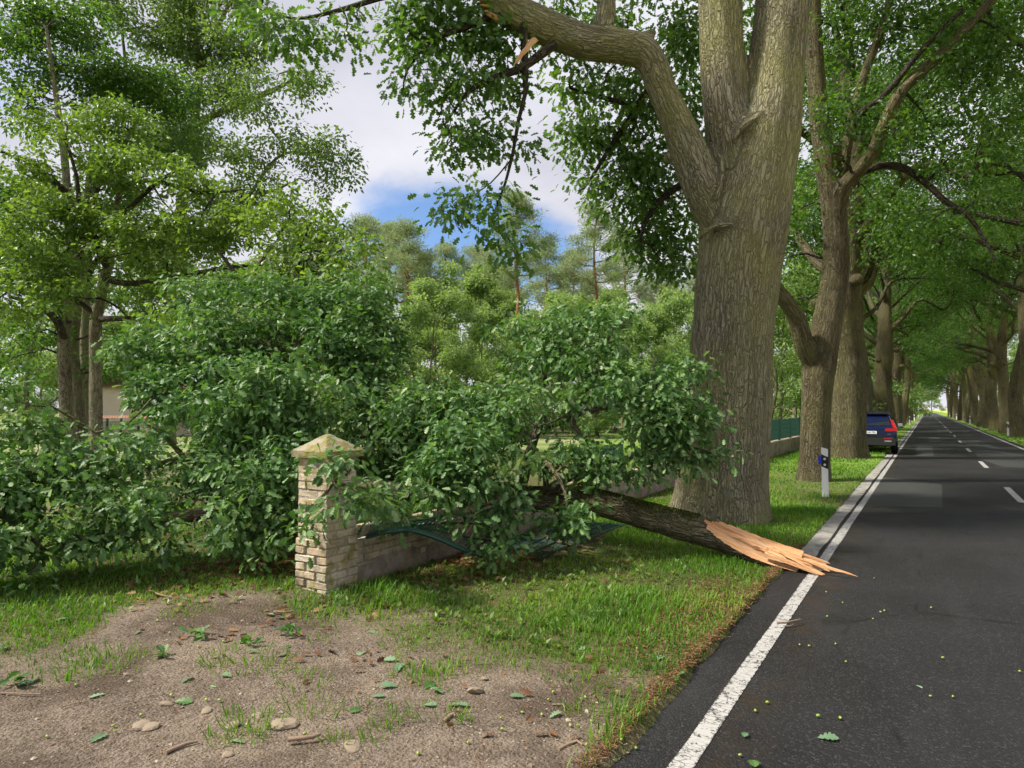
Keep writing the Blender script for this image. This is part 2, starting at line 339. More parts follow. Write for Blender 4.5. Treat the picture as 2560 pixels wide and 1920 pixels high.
# ------------------------------------------------------------------ ground, road
ROAD_L, ROAD_R = -1.36, 3.86
LINE_L, LINE_C, LINE_R = -1.06, 1.49, 3.59
dirt_poly = np.array([Gnd(*p)[:2] for p in [(-300, 1450), (0, 1432), (200, 1420), (262, 1338), (470, 1312), (650, 1300), (860, 1352), (955, 1405), (1000, 1462), (1250, 1500),
                      (1290, 1540), (1300, 1600), (1350, 1660), (1420, 1800), (1200, 2600), (-900, 2600)]])
def poly_sd(P, poly):
    """signed distance in metres, positive inside"""
    n = len(poly); d = np.full(len(P), 1e9); inside = np.zeros(len(P), bool)
    for k in range(n):
        a, b = poly[k], poly[(k + 1) % n]; ab = b - a
        t = np.clip(((P - a) @ ab) / (ab @ ab), 0, 1); d = np.minimum(d, np.linalg.norm(P - a - t[:, None] * ab, axis=1))
        c = ((a[1] > P[:, 1]) != (b[1] > P[:, 1])) & (P[:, 0] < (b[0] - a[0]) * (P[:, 1] - a[1]) / (b[1] - a[1] + 1e-12) + a[0]); inside ^= c
    return np.where(inside, d, -d)
def grassy(P):
    P = np.asarray(P)[:, :2]; z = np.zeros((len(P), 1)); q = np.hstack([P, z])
    sd = poly_sd(P, dirt_poly); nz = fbm(q * 1.7, 4) - 0.5
    g = 0.5 - sd / 0.62 + nz * 2.6
    g = np.where(sd > 0.5, np.minimum(g, (fbm(q * 2.1 + 9, 3) - 0.50) * 2.6), g)
    bare = np.exp(-((P[:, 0] + 4.1) ** 2 / 0.25 + (P[:, 1] - 6.6) ** 2 / 1.6))             # leaf litter in front of the wall
    g = g - bare * 1.3
    under = np.exp(-((P[:, 0] + 7.5) ** 2 / 6 + (P[:, 1] - 6) ** 2 / 5)); g = g - under * 0.9
    strip = np.exp(-((P[:, 0] + 2.05) ** 2 / 0.05)) * (fbm(q * np.array([0.8, 0.5, 1]) + 3, 3) > 0.52) * 0.6
    return np.clip(g - strip, 0, 1)
def gz(x, y):
    x = np.asarray(x, float); y = np.asarray(y, float)
    q = np.stack([x, y, np.zeros_like(x)], -1).reshape(-1, 3)
    n = (fbm(q * 1.3, 3) - 0.5).reshape(x.shape) * 0.05 + (fbm(q * 6, 2) - 0.5).reshape(x.shape) * 0.018
    wob = (fbm(q * np.array([0, 3.0, 0]) + 5, 3) - 0.5).reshape(x.shape) * 0.16
    e = np.minimum(x + wob - ROAD_L, ROAD_R - x + wob)
    inr = np.clip(e / 0.07 + 0.5, 0, 1)
    far = np.clip((np.hypot(x, y) - 40) / 60, 0, 1)
    return (0.026 + n * (1 - far)) * (1 - inr) + inr * -0.06
def axis(lo, hi, st, far):
    c = list(np.arange(lo, hi, st)); d = st; a = c[-1]
    while a < far: d *= 1.13; a += d; c.append(a)
    d = st; a = c[0]; l = []
    while a > -far: d *= 1.13; a -= d; l.append(a)
    return np.array(l[::-1] + c)
gx, gy = axis(-11.5, -1.0, 0.085, 2500), axis(2.2, 13, 0.085, 2500)
GX, GY = np.meshgrid(gx, gy); GZ = gz(GX, GY)
nx, ny = len(gx), len(gy)
i = (np.arange(ny - 1)[:, None] * nx + np.arange(nx - 1)[None, :]); F = np.stack([i, i + 1, i + 1 + nx, i + nx], 2).reshape(-1, 4)
Vg = np.stack([GX, GY, GZ], 2).reshape(-1, 3)
def groundmat():
    m, nt, out = newmat('soil_and_turf'); t = NT(nt); g = t.attr('rnd').outputs['Fac']; p = t.pos()
    n1 = t.noise(p, 1.4, 6, 0.6); n2 = t.noise(p, 22, 6, 0.7); n3 = t.noise(p, 90, 4, 0.7); st = t.vor(p, 55, 'F1')
    soil = t.mix(t.mrange(n1, 0.40, 0.58), (0.085, 0.063, 0.044), (0.19, 0.148, 0.105))
    soil = t.mix(t.mrange(n2, 0.35, 0.72, 0, 0.55), soil, (0.085, 0.065, 0.05)); soil = t.mix(t.mrange(n3, 0.52, 0.70, 0, 0.55), soil, (0.36, 0.29, 0.23))
    cell = t.n('ShaderNodeTexVoronoi'); t.L(p, cell.inputs['Vector']); cell.inputs['Scale'].default_value = 42
    bw = t.n('ShaderNodeRGBToBW'); t.L(cell.outputs['Color'], bw.inputs[0])
    soil = t.mix(t.mrange(bw.outputs[0], 0.2, 0.8, 0.0, 0.30), soil, (0.36, 0.30, 0.25))
    dk = t.noise(p, 0.9, 4, .65, .5); soil = t.mix(t.mrange(dk, .50, .63, 0, .8), soil, (0.075, 0.055, 0.04)); wt = t.noise(p, 2.6, 5, .7); soil = t.mix(t.mrange(wt, .56, .70, 0, .5), soil, (.26, .215, .165))
    turf = t.mix(t.mrange(n2, 0.35, 0.65), (0.060, 0.075, 0.022), (0.115, 0.105, 0.045)); turf = t.mix(t.mrange(t.noise(p, 5, 5), 0.5, 0.7, 0, 0.6), turf, (0.15, 0.105, 0.065))
    sep = t.n('ShaderNodeSeparateXYZ'); t.L(p, sep.inputs[0])
    far = t.mrange(sep.outputs[1], 14, 26); lawn = t.mix(t.mrange(t.noise(p, 0.5, 5), 0.3, 0.7), (0.11, 0.22, 0.03), (0.20, 0.29, 0.055))
    turf = t.mix(far, turf, lawn)
    yard = t.mrange(sep.outputs[0], -12, -16); turf = t.mix(yard, turf, t.mix(t.mrange(t.noise(p, 0.25, 4), 0.42, 0.6), (0.14, 0.22, 0.05), (0.30, 0.28, 0.16)))
    field = t.mrange(sep.outputs[0], 8, 9); turf = t.mix(field, turf, t.mix(t.noise(p, 0.06, 4), (0.34, 0.40, 0.06), (0.50, 0.46, 0.14)))
    c = t.mix(g, soil, turf); h = t.math('ADD', t.math('MULTIPLY', n2, 0.5), t.math('ADD', t.math('MULTIPLY', n3, 0.35), t.math('MULTIPLY', st, -0.5)))
    b = t.princ(c, 0.95, h, 0.9, 0.03, 0.12); t.L(b.outputs[0], out.inputs[0]); return m
gr = grassy(Vg)
ground = MB().add(Vg, F, rn=np.where((np.abs(Vg[:, 0]) > 40) | (Vg[:, 1] > 40), 1.0, gr)).build('ground', groundmat(), smooth=True); tag(ground, kind='structure')

def asphaltmat(name, a, b, dirt=True):
    m, nt, out = newmat(name); t = NT(nt); p = t.pos()
    n1 = t.noise(p, 0.6, 6, 0.6); sp = t.noise(p, 120, 3, 0.7); sp2 = t.vor(p, 85, 'F1'); cell = t.n('ShaderNodeTexVoronoi'); t.L(p, cell.inputs['Vector']); cell.inputs['Scale'].default_value = 85
    bw = t.n('ShaderNodeRGBToBW'); t.L(cell.outputs['Color'], bw.inputs[0])
    c = t.mix(t.mrange(n1, 0.3, 0.7), a, b); c = t.mix(t.mrange(bw.outputs[0], 0.66, 0.97, 0, 0.5), c, (0.10, 0.095, 0.092)); c = t.mix(t.mrange(sp, 0.3, 0.6, 0.45, 0), c, (0.012, 0.012, 0.013))
    rough = t.mrange(n1, 0.3, 0.7, 0.5, 0.72)
    if dirt:
        ck = t.vor(t.vmul(p, (1, .45, 1)), .55, 'DISTANCE_TO_EDGE'); ckn = t.noise(p, 1.1, 3); c = t.mix(t.math('MULTIPLY', t.math('SUBTRACT', 1.0, t.mrange(ck, 0.0, 0.012)), t.mrange(ckn, .5, .6)), c, (.008, .008, .008))
        c = t.mix(t.mrange(t.noise(t.vmul(p, (1, .25, 1)), 1.6, 5, .65), .52, .68, 0, .5), c, (.036, .035, .035))
        sx = t.n('ShaderNodeSeparateXYZ'); t.L(p, sx.inputs[0])
        d = t.math('SUBTRACT', 1.0, t.mrange(t.math('ABSOLUTE', t.math('ADD', sx.outputs[0], 0.92)), 0.02, 0.26)); d = t.math('MULTIPLY', d, t.mrange(t.noise(p, 2.6, 5, 0.65), 0.42, 0.62))
        c = t.mix(t.math('MULTIPLY', d, 0.7), c, (0.035, 0.026, 0.018)); rough = t.math('SUBTRACT', rough, t.math('MULTIPLY', d, 0.2))
    h = t.math('ADD', t.math('MULTIPLY', sp2, -0.8), t.math('MULTIPLY', sp, 0.4)); b_ = t.princ(c, rough, h, 0.7, 0.012, 0.22); t.L(b_.outputs[0], out.inputs[0]); return m
M['asphalt'] = asphaltmat('asphalt', (0.013, 0.0125, 0.013), (0.023, 0.0225, 0.023))
M['asphalt_old'] = asphaltmat('asphalt_patch', (0.045, 0.047, 0.046), (0.062, 0.065, 0.062), False)
def strip(name, x0, x1, y0, y1, z, mat, ny_=60, wob=0.0):
    ys = y0 + (y1 - y0) * (np.linspace(0, 1, ny_) ** 2.2 if y1 - y0 > 60 else np.linspace(0, 1, ny_)); V = []
    for y in ys:
        w = (vnoise([[y * 2.3, 1.7, 0.3]])[0] - 0.5) * wob
        V += [(x0 + w, y, z), (x1 + (vnoise([[y * 2.9, 7.7, 0.3]])[0] - 0.5) * wob, y, z)]
    return tag(MB().add(np.array(V), np.array([(2 * k, 2 * k + 1, 2 * k + 3, 2 * k + 2) for k in range(ny_ - 1)])).build(name, mat), kind='structure')
strip('road', ROAD_L - 0.06, ROAD_R + 0.06, -25, 420, 0.0, M['asphalt'], 120)
def paintmat(name, wear, centre=None, half=.06):
    m, nt, out = newmat(name); t = NT(nt); p = t.pos()
    a = t.noise(p, 16, 7, 0.75); a2 = t.noise(p, 2.2, 4, .6); cr = t.vor(t.vmul(p, (.8, 1.5, 1)), 17, 'DISTANCE_TO_EDGE'); b = t.noise(p, 30, 5, 0.7)
    k = t.math('MAXIMUM', t.mrange(a, 0.66 - wear * 0.12, 0.70 - wear * 0.11), t.math('MULTIPLY', t.math('SUBTRACT', 1.0, t.mrange(cr, 0.012, 0.05)), t.mrange(a2, 0.36, 0.56)))
    if centre is not None:
        sx = t.n('ShaderNodeSeparateXYZ'); t.L(p, sx.inputs[0]); d = t.math('ABSOLUTE', t.math('SUBTRACT', sx.outputs[0], centre)); ed = t.math('ADD', t.math('DIVIDE', d, half), t.math('MULTIPLY', t.math('SUBTRACT', t.noise(p, 22, 6, .75), .5), 1.5)); k = t.math('MAXIMUM', k, t.mrange(ed, .93, 1.0))
    c = t.mix(t.math('MULTIPLY', k, 0.93), t.mix(b, (0.30, 0.29, 0.275), (0.44, 0.43, 0.41)), (0.035, 0.032, 0.03)); q = t.princ(c, 0.75, t.math('SUBTRACT', 1.0, k), 0.6, 0.006, 0.25); t.L(q.outputs[0], out.inputs[0]); return m
M['paint'] = paintmat('road_paint', 0.85, LINE_L - .006, .056); M['paint_new'] = paintmat('road_paint_fresh', 0.15)
strip('road_edge_line', LINE_L - 0.062, LINE_L + 0.05, -6, 400, 0.004, M['paint'], 160, 0.03)
strip('road_edge_line', LINE_R - 0.055, LINE_R + 0.055, -6, 400, 0.004, M['paint_new'], 120)
strip('concrete_edging', ROAD_L - 0.02, LINE_L - 0.11, 8.75, 300, 0.005, M['concrete'], 150, 0.04)
for k in range(-1, 34): strip('centre_dash', LINE_C - 0.06, LINE_C + 0.06, 16.0 + 9 * k, 19.0 + 9 * k, 0.0045, M['paint_new'], 4)
def patch(name, pts, z=0.0025):
    V = np.array([Gnd(x, y, z) for x, y in pts]); tag(MB().add(V, [list(range(len(V)))[::-1]]).build(name, M['asphalt_old']), kind='structure')
z8 = lambda x, y: ((2200 + x / 6.144) / S, (900 + y / 6.144) / S)
patch('asphalt_patch', [(1902, 1030), (2034, 1046), (2037, 1096), (1868, 1092)])
patch('asphalt_patch', [z8(565, 1325), z8(805, 1325), z8(835, 1478), z8(545, 1475)])
patch('asphalt_patch', [z8(765, 1187), z8(915, 1187), z8(945, 1255), z8(745, 1252)])
patch('asphalt_patch', [z8(1180, 1222), z8(1500, 1232), z8(1850, 1362), z8(1560, 1330), z8(1330, 1300)])
patch('asphalt_patch', [z8(1400, 1382), z8(1750, 1380), z8(2212, 1460), z8(2300, 1660), z8(1880, 1640), z8(1560, 1530)])
patch('asphalt_patch', [z8(840, 1062), z8(1000, 1050), z8(1090, 1090), z8(900, 1098)])

# ------------------------------------------------------------------ leaves
def template(half, drop=0.12, fold=0.22):
    ys = [y for y, _ in half]; n = len(half)
    V = [(0, 0, 0), (0, 0.5, -drop * 0.25), (0, 1.0, -drop)]
    pol = []
    for s in (1, -1):
        b = len(V)
        V += [(s * x, y, x * fold - drop * y * y) for y, x in half]
        r = [0] + list(range(b, b + n)) + [2, 1]
        pol.append(r if s > 0 else r[::-1])
    return np.array(V, float), pol
OAK = template([(0.24, 0.22), (0.37, 0.10), (0.50, 0.33), (0.63, 0.13), (0.80, 0.28)], 0.15, 0.2)
OAK_FINE = template([(0.06, 0.03), (0.14, 0.09), (0.22, 0.17), (0.28, 0.16), (0.32, 0.09), (0.42, 0.24), (0.50, 0.27), (0.55, 0.15), (0.63, 0.29), (0.70, 0.31), (0.74, 0.19), (0.83, 0.23), (0.88, 0.20), (0.92, 0.10), (0.97, 0.09)], 0.18, 0.25)
LOBE = (np.array([(0, 0, 0), (.22, .28, .05), (.11, .45, .02), (.30, .68, .04), (0, 1, -.12), (-.30, .68, .04), (-.11, .45, .02), (-.22, .28, .05)], float), [[0, 1, 2, 3, 4, 5, 6, 7]])
DIA = (np.array([(0, 0, 0), (0.27, 0.5, 0.05), (0, 1, -0.1), (-0.27, 0.5, 0.05)], float), [[0, 1, 2, 3]])
NEEDLE = (np.array([(0, 0, 0), (0.09, 0.5, 0.0), (0, 1, -0.02), (-0.09, 0.5, 0.0)], float), [[0, 1, 2, 3]])
def leaves(mb, pos, tip, nor, size, tpl, rn):
    V, pol = tpl; tip = nrm(tip); sx = nrm(np.cross(tip, nor)); nn = np.cross(sx, tip)
    W = pos[:, None, :] + size[:, None, None] * (V[None, :, 0:1] * sx[:, None, :] + V[None, :, 1:2] * tip[:, None, :] + V[None, :, 2:3] * nn[:, None, :])
    k, N = len(V), len(pos)
    tl = np.array([i for p in pol for i in p]); ts = np.cumsum([0] + [len(p) for p in pol[:-1]])
    li = (tl[None, :] + np.arange(N)[:, None] * k).ravel(); ls = (ts[None, :] + np.arange(N)[:, None] * len(tl)).ravel()
    mb.raw(W.reshape(-1, 3), li, ls, np.repeat(rn, k))
CLUMP, OUTL = 0.46, 0.10
def clusters(rng, blobs, dens, shell=0.5):
    """blobs: (centre, 3 axis vectors scaled by radius, density factor) -> cluster centres"""
    out = []
    for c, ax, f in blobs:
        vol = 4.19 * abs(np.linalg.det(ax)); n = max(3, int(dens * f * vol + 0.5))
        d = nrm(rng.normal(size=(n, 3))); r = rng.uniform(0, 1, n) ** (1 / 3 * (1 - shell) + 0.06)
        r = r * np.where(rng.uniform(0, 1, n) < OUTL, rng.uniform(1.0, 1.5, n), 1.0); q = c + (d * r[:, None]) @ ax; R_ = abs(np.linalg.det(ax)) ** (1 / 3)
        ok = fbm(q * (1.15 / R_ ** 0.6) + 31.7, 2) > CLUMP
        out.append(q[ok] if ok.sum() > 2 else q[:3])
    return out
def fill(rng, mb, C, per, spread, size, tpl, up=0.8, droop=0.35, flat=0.65):
    n = len(C) * per; ctr = np.repeat(C, per, 0); off = rng.normal(size=(n, 3)) * spread * np.array([1, 1, flat])
    pos = ctr + off; tip = nrm(off) * 0.9 + rng.normal(size=(n, 3)) * 0.35 + np.array([0, 0, -droop]); nor = np.array([0, 0, up]) + rng.normal(size=(n, 3)) * 0.55
    sz = size * rng.uniform(0.65, 1.25, n); rn = np.clip(0.5 * np.repeat(rng.uniform(0, 1, len(C)), per) + 0.5 * rng.uniform(0, 1, n) + rng.normal(size=n) * 0.05 + (rng.uniform(0, 1, n) > .93) * .4, 0, 1)
    leaves(mb, pos, tip, nor, sz, tpl, rn); return pos, tip, nor, sz, rn
def limbs_as_parts(paths, parent, mat, sides=8, step=0.2, lump=.1):
    for k, (P, R) in enumerate(paths): child(MB().tube(P, R, sides, step, lump=lump, seed=2.3 * k).build('branch', mat, smooth=True), parent)
def nearest(pool, q):
    d = np.linalg.norm(pool - q, axis=1); return pool[np.argmin(d)]
def limb_to(rng, mb, a, b, r0, r1, sides=5, sag=0.12, step=0.3, pool=None):
    L = np.linalg.norm(b - a); n = 4; t = np.linspace(0, 1, n + 1)[:, None]
    P = a + (b - a) * t + rng.normal(size=(n + 1, 3)) * L * 0.05 * np.array([0, 1, 1, 1, 0])[:, None]; P[:, 2] += np.sin(t[:, 0] * math.pi) * L * sag
    mb.tube(P, np.linspace(r0, r1, n + 1), sides, step, seed=rng.uniform(0, 50))
    Q, _ = spline(P, np.ones(n + 1), 0.3)
    return Q
def scr_blob(cx, cy_, rx, ry, d, rz, f=1.0):
    k = d * S / PXF; return (At(cx, cy_, d), np.array([RT * rx * k, FW * rz, UP * ry * k]), f)
def foliage(rng, blobs, pool, dens, per, spread, size, tpl, br, lv, br_r=0.03, tw_r=0.008, shell=0.5, branchwork=0.5, up=0.8, droop=0.35, flat=0.65, sag=0.1):
    """branches from the skeleton pool to every blob, twigs to the clusters, leaves round the clusters"""
    got = []
    for (c, ax, f), C in zip(blobs, clusters(rng, blobs, dens, shell)):
        a = nearest(pool, c); Q = limb_to(rng, br, a, c, br_r, br_r * 0.35, 5, sag); pool_b = np.vstack([Q[len(Q) // 3:], c[None]])
        for k, q in enumerate(C):
            if rng.uniform() < branchwork:
                limb_to(rng, br, nearest(pool_b, q), q, tw_r, tw_r * 0.4, 3, 0.05, step=0.6)
        got.append(fill(rng, lv, C, per, spread, size, tpl, up, droop, flat))
    return got

# ------------------------------------------------------------------ trees
def solid_trunk(paths, voxel, name, mat, parent, extra=(), smooth=4, lump=0.06, loc=None):
    """tubes melted into one trunk; the bark coordinates follow the nearest limb"""
    mb = MB()
    for k, (P, R) in enumerate(paths): mb.tube(P, R, 20, 0.12, cap=True, lump=lump, seed=3.1 * k, flare=(0.22, 0.35) if k == 0 else None) if R[0] > .1 or k == 0 else mb.tube(P, R, 10, 0.05, cap=True, lump=.25, seed=k)
    for c, r in extra:
        u = np.linspace(0, math.pi, 9); w = np.linspace(0, 2 * math.pi, 13)[:-1]; c = np.asarray(c)
        V = np.array([[math.sin(a) * math.cos(b), math.sin(a) * math.sin(b), math.cos(a)] for a in u for b in w]) * np.asarray(r) + c
        mb.add(V, np.array([(i * 12 + j, i * 12 + (j + 1) % 12, (i + 1) * 12 + (j + 1) % 12, (i + 1) * 12 + j) for i in range(8) for j in range(12)][:]))
    o = mb.build(name, mat)
    m = o.modifiers.new('melt', 'REMESH'); m.mode = 'VOXEL'; m.voxel_size = voxel; m.use_smooth_shade = True
    m2 = o.modifiers.new('soft', 'SMOOTH'); m2.factor = 0.5; m2.iterations = smooth
    bpy.context.view_layer.update(); dg = bpy.context.evaluated_depsgraph_get()
    me = bpy.data.meshes.new_from_object(o.evaluated_get(dg)); o.modifiers.clear(); old = o.data; o.data = me; bpy.data.meshes.remove(old)
    n = len(me.vertices); V = np.empty(n * 3, np.float32); me.vertices.foreach_get('co', V); V = V.reshape(-1, 3).astype(float)
    best = np.full(n, 1e9); co = np.zeros((n, 3))
    for k, (P, R) in enumerate(paths):
        Q, r = spline(P, R, 0.06); T, U, W = frames(Q); L = np.concatenate([[0], np.cumsum(np.linalg.norm(np.diff(Q, axis=0), axis=1))])
        for s0 in range(0, n, 8000):
            v = V[s0:s0 + 8000]; D = np.linalg.norm(v[:, None] - Q[None], axis=2) / r[None]; j = D.argmin(1); d = D[np.arange(len(v)), j]
            dv = v - Q[j]; c = np.stack([(dv * U[j]).sum(1), (dv * W[j]).sum(1), L[j] + (dv * T[j]).sum(1) + 3.1 * k], 1)
            better = d < best[s0:s0 + 8000] - 0.0; best[s0:s0 + 8000] = np.where(better, d, best[s0:s0 + 8000]); co[s0:s0 + 8000] = np.where(better[:, None], c, co[s0:s0 + 8000])
    a = me.attributes.get('bark_co') or me.attributes.new('bark_co', 'FLOAT_VECTOR', 'POINT')
    a.data.foreach_set('vector', co.astype(np.float32).ravel())
    me.polygons.foreach_set('use_smooth', np.ones(len(me.polygons), bool))
    if not me.materials: me.materials.append(mat)
    if parent is not None: child(o, parent)
    return o
def px(pts, d0, d1=None):
    """photo readings (x, y, radius in metres[, depth]) -> points, radii"""
    n = len(pts); P, R = [], []
    for k, p in enumerate(pts):
        d = p[3] if len(p) > 3 else (d0 if d1 is None else d0 + (d1 - d0) * k / (n - 1)); P.append(At(p[0], p[1], d)); R.append(p[2])
    return np.array(P), np.array(R)
def pool_of(*paths): return np.vstack([spline(P, R, 0.25)[0] for P, R in paths])

# --- the great oak that lost its limb
rng = np.random.default_rng(11)
hero_base = Gnd(1556, 1122); D = 11.0
oak = empty('oak_tree', hero_base, 'huge grey-barked oak whose left limb ends in a torn stub, nearest trunk to the road', 'tree', 'oaks of the roadside avenue')
h_main = px([(1556, 1135, .74), (1560, 1060, .71), (1570, 900, .675), (1585, 700, .645), (1593, 600, .655), (1606, 500, .67), (1630, 400, .60), (1650, 300, .56), (1668, 200, .465), (1680, 100, .44), (1691, 0, .43), (1706, -200, .38), (1720, -420, .30), (1700, -650, .18)], D)
h_left = px([(1610, 470, .40), (1588, 350, .40), (1572, 250, .375), (1560, 120, .35), (1555, 0, .345), (1540, -180, .31), (1490, -380, .24), (1440, -560, .14)], D)
h_limb = px([(1600, 545, .30), (1562, 490, .33), (1522, 415, .31), (1487, 325, .29), (1456, 250, .245), (1431, 195, .225), (1411, 142, .235), (1384, 110, .25), (1340, 100, .26), (1270, 92, .26), (1200, 68, .265), (1130, 36, .265), (1075, 8, .25), (1050, -6, .22)], D, 10.4)
h_up = px([(1300, 70, .16), (1310, 10, .15), (1290, -60, .13), (1250, -160, .10)], 10.6)
extra = [(At(1447, 340, 10.95), (.12, .1, .1)), (At(1238, 85, 10.35), (.11, .10, .10)), (At(1404, 72, 10.65), (.14, .1, .06))]
scars = [px([(1506, 520, .05, 10.68), (1526, 498, .06, 10.57), (1560, 486, .06, 10.475), (1600, 492, .055, 10.45), (1630, 518, .05, 10.45), (1650, 570, .04, 10.47)], 10.45), px([(1585, 300, .03), (1605, 272, .06), (1635, 252, .065), (1662, 242, .05), (1680, 236, .03)], 10.555), px([(1545, 430, .05), (1560, 380, .06), (1556, 330, .05)], 10.62)]
trunk = solid_trunk([h_main, h_left, h_limb, h_up] + scars, 0.05, 'trunk', M['bark_hero'], oak, extra, 5)
br, lv = MB(), MB()
pool = pool_of(h_main, h_left, h_limb, h_up); pool = pool[pool[:, 2] > 4.5]
hb = []
for b in [(960, 45, 130, 65, 10.6, .6), (870, 60, 60, 55, 10.4, .5), (900, 130, 75, 70, 10.5, .5), (1030, 130, 100, 70, 10.8, .6), (880, 205, 50, 35, 10.3, .35), (960, 215, 80, 55, 10.5, .5), (1105, 210, 50, 60, 10.6, .4),
          (975, 300, 46, 48, 10.3, .35, 1.8), (1075, 300, 60, 58, 10.4, .45, 1.8), (1120, 330, 30, 30, 10.4, .3, 1.8), (1120, 150, 50, 50, 10.8, .4), (1010, 435, 42, 34, 10.1, .3, 2), (1070, 430, 55, 45, 10.1, .35, 2), (1075, 485, 65, 42, 10.1, .35, 2), (1105, 525, 34, 30, 10.1, .3, 2), (975, 462, 30, 22, 10.1, .25, 2)]: hb.append(scr_blob(*b))
for b in [(1230, 40, 80, 60, 12, .7), (1360, 20, 120, 50, 12, .8), (1250, 175, 55, 60, 12.4, .6), (1330, 215, 90, 70, 12.6, .8), (1260, 290, 65, 55, 12.4, .6), (1390, 300, 80, 80, 12.8, .8), (1270, 390, 60, 50, 12.4, .5), (1370, 410, 90, 70, 12.8, .8), (1450, 430, 70, 80, 13.2, .8),
          (1380, 500, 60, 55, 12.8, .6), (1440, 545, 70, 50, 13, .7), (1490, 590, 40, 22, 13, .4), (1480, 90, 60, 90, 13, .8), (1480, 250, 45, 80, 13, .8), (1630, 60, 30, 120, 13, .5)]: hb.append(scr_blob(*b))
for b in [(545, 20, 60, 40, 10, .5), (600, 60, 55, 45, 10, .5), (650, 105, 45, 30, 10, .35), (690, 40, 60, 45, 10.2, .5), (770, 40, 40, 45, 10.2, .4), (750, 90, 30, 30, 10.2, .3)]: hb.append(scr_blob(*b))
SD = np.array(sdir)
for q in (At(1080, 20, 10.4), At(1200, 60, 10.5), At(1320, 95, 10.6), At(1440, 190, 10.8)):
    for t in (3.6, 5.2): hb.append((q + SD * t, np.diag([.95, .95, .6]), .45))  # unseen leaf blobs added sunwards to shade the broken limb
for k in range(13):           # the crown goes on above the frame
    hb.append(scr_blob(rng.uniform(950, 2050), rng.uniform(-560, -160), 150, 95, rng.uniform(11, 15), 1.2, 0.5))
hang = [px(P, 10.35) for P in ([(1130, 40, .06), (1135, 160, .05), (1135, 200, .035), (1120, 260, .03), (1108, 330, .025), (1090, 400, .02), (1075, 440, .012), (1080, 500, .006)], [(1108, 340, .014), (1060, 395, .01), (1010, 430, .006)], [(1200, 95, .07), (1120, 150, .06), (1060, 170, .05), (1010, 200, .03), (960, 270, .015)],
    [(1080, 30, .06), (1000, 60, .05), (930, 90, .035), (880, 150, .02), (870, 200, .01)], [(1060, -20, .07), (960, -30, .06), (840, -10, .05), (740, 20, .035), (640, 40, .02), (560, 20, .01)])] + [px(P, 12.4) for P in ([(1420, 160, .09, 11.2), (1380, 230, .07), (1330, 300, .05), (1280, 380, .03), (1260, 410, .015)], [(1540, 380, .09, 11.4), (1470, 400, .07), (1410, 450, .05), (1380, 520, .025)], [(1380, 230, .05), (1300, 210, .04), (1230, 190, .02)])]
limbs_as_parts(hang, oak, M['bark_dark'])
pool = np.vstack([pool, pool_of(*hang)])
foliage(rng, hb, pool, 46, 22, 0.17, 0.135, OAK, br, lv, 0.018, 0.006, 0.35, 0.65, sag=0.03, droop=0.6)
tag(child(br.build('branchwork', M['bark_dark'], smooth=True), oak), kind='stuff'); tag(child(lv.build('crown', M['leaf_oak']), oak), kind='stuff')
woodmat, nt_, out_ = newmat('torn_oak_wood'); t_ = NT(nt_); co_ = t_.attr('bark_co').outputs['Vector']; sv = t_.vmul(co_, (30, 30, 1.6)); f_ = t_.noise(sv, 1.0, 6, 0.7); f2 = t_.noise(sv, 4.0, 4, 0.6)
c_ = t_.ramp(f_, [(0.28, (0.28, 0.10, 0.04)), (0.40, (0.56, 0.27, 0.115)), (0.54, (0.70, 0.41, 0.21)), (0.70, (0.84, 0.64, 0.42))]); c_ = t_.mix(t_.mrange(f2, 0.5, 0.75, 0, 0.35), c_, (0.45, 0.19, 0.08))
t_.L(t_.princ(c_, 0.75, t_.math('ADD', f_, t_.math('MULTIPLY', f2, 0.5)), 0.8, 0.02, 0.25).outputs[0], out_.inputs[0]); M['wood'] = woodmat
def shard(p, q, w, th, name, parent, rng, mat=None):
    """a torn strip of wood from p to q, ragged at the far end"""
    p, q = np.asarray(p, float), np.asarray(q, float); a = nrm(q - p); s = nrm(np.cross(a, np.array([0.3 + rng.normal() * .3, -.75 + rng.normal() * .3, .6 + rng.normal() * .3]))); u = np.cross(s, a); L = np.linalg.norm(q - p); n = 9; V, co = [], []
    for k in range(n):
        t = k / (n - 1); wl_, wr_ = w * (1 - 0.55 * t) * rng.uniform(0.75, 1.2), w * (1 - 0.55 * t) * rng.uniform(0.75, 1.2); tk = th * (1 - 0.8 * t); c = p + (q - p) * t + u * math.sin(t * 3) * 0.02 * L
        if k == n - 1: wl_ *= 0.25; wr_ *= 0.3
        for sx_, uz in ((-wl_, 0.3), (-wl_ * 0.3, 1), (wr_ * 0.4, 0.8), (wr_, 0.2), (wr_ * 0.3, -1), (-wl_ * 0.4, -0.9)):
            V.append(c + s * sx_ + u * tk * uz); co.append((sx_ * 2, uz * tk, t * L))
    F_ = [[k * 6 + j, k * 6 + (j + 1) % 6, (k + 1) * 6 + (j + 1) % 6, (k + 1) * 6 + j] for k in range(n - 1) for j in range(6)] + [[5, 4, 3, 2, 1, 0], [(n - 1) * 6 + j for j in range(6)]]
    o = MB().add(np.array(V), F_, co).build(name, mat or M['wood']); return child(o, parent)
for (x0, y0), (x1, y1), w in [((1075, 40), (1046, 22), .035), ((1085, 50), (1050, 30), .03), ((1062, 5), (1000, -8), .05), ((1066, 16), (1036, 10), .03)]:
    shard(At(x0, y0, 10.3), At(x1, y1, 10.25), w, .05, 'splinter', oak, rng)
shard(At(1156, 84, 10.2), At(1110, 140, 10.1), .055, .03, 'splinter', oak, rng)

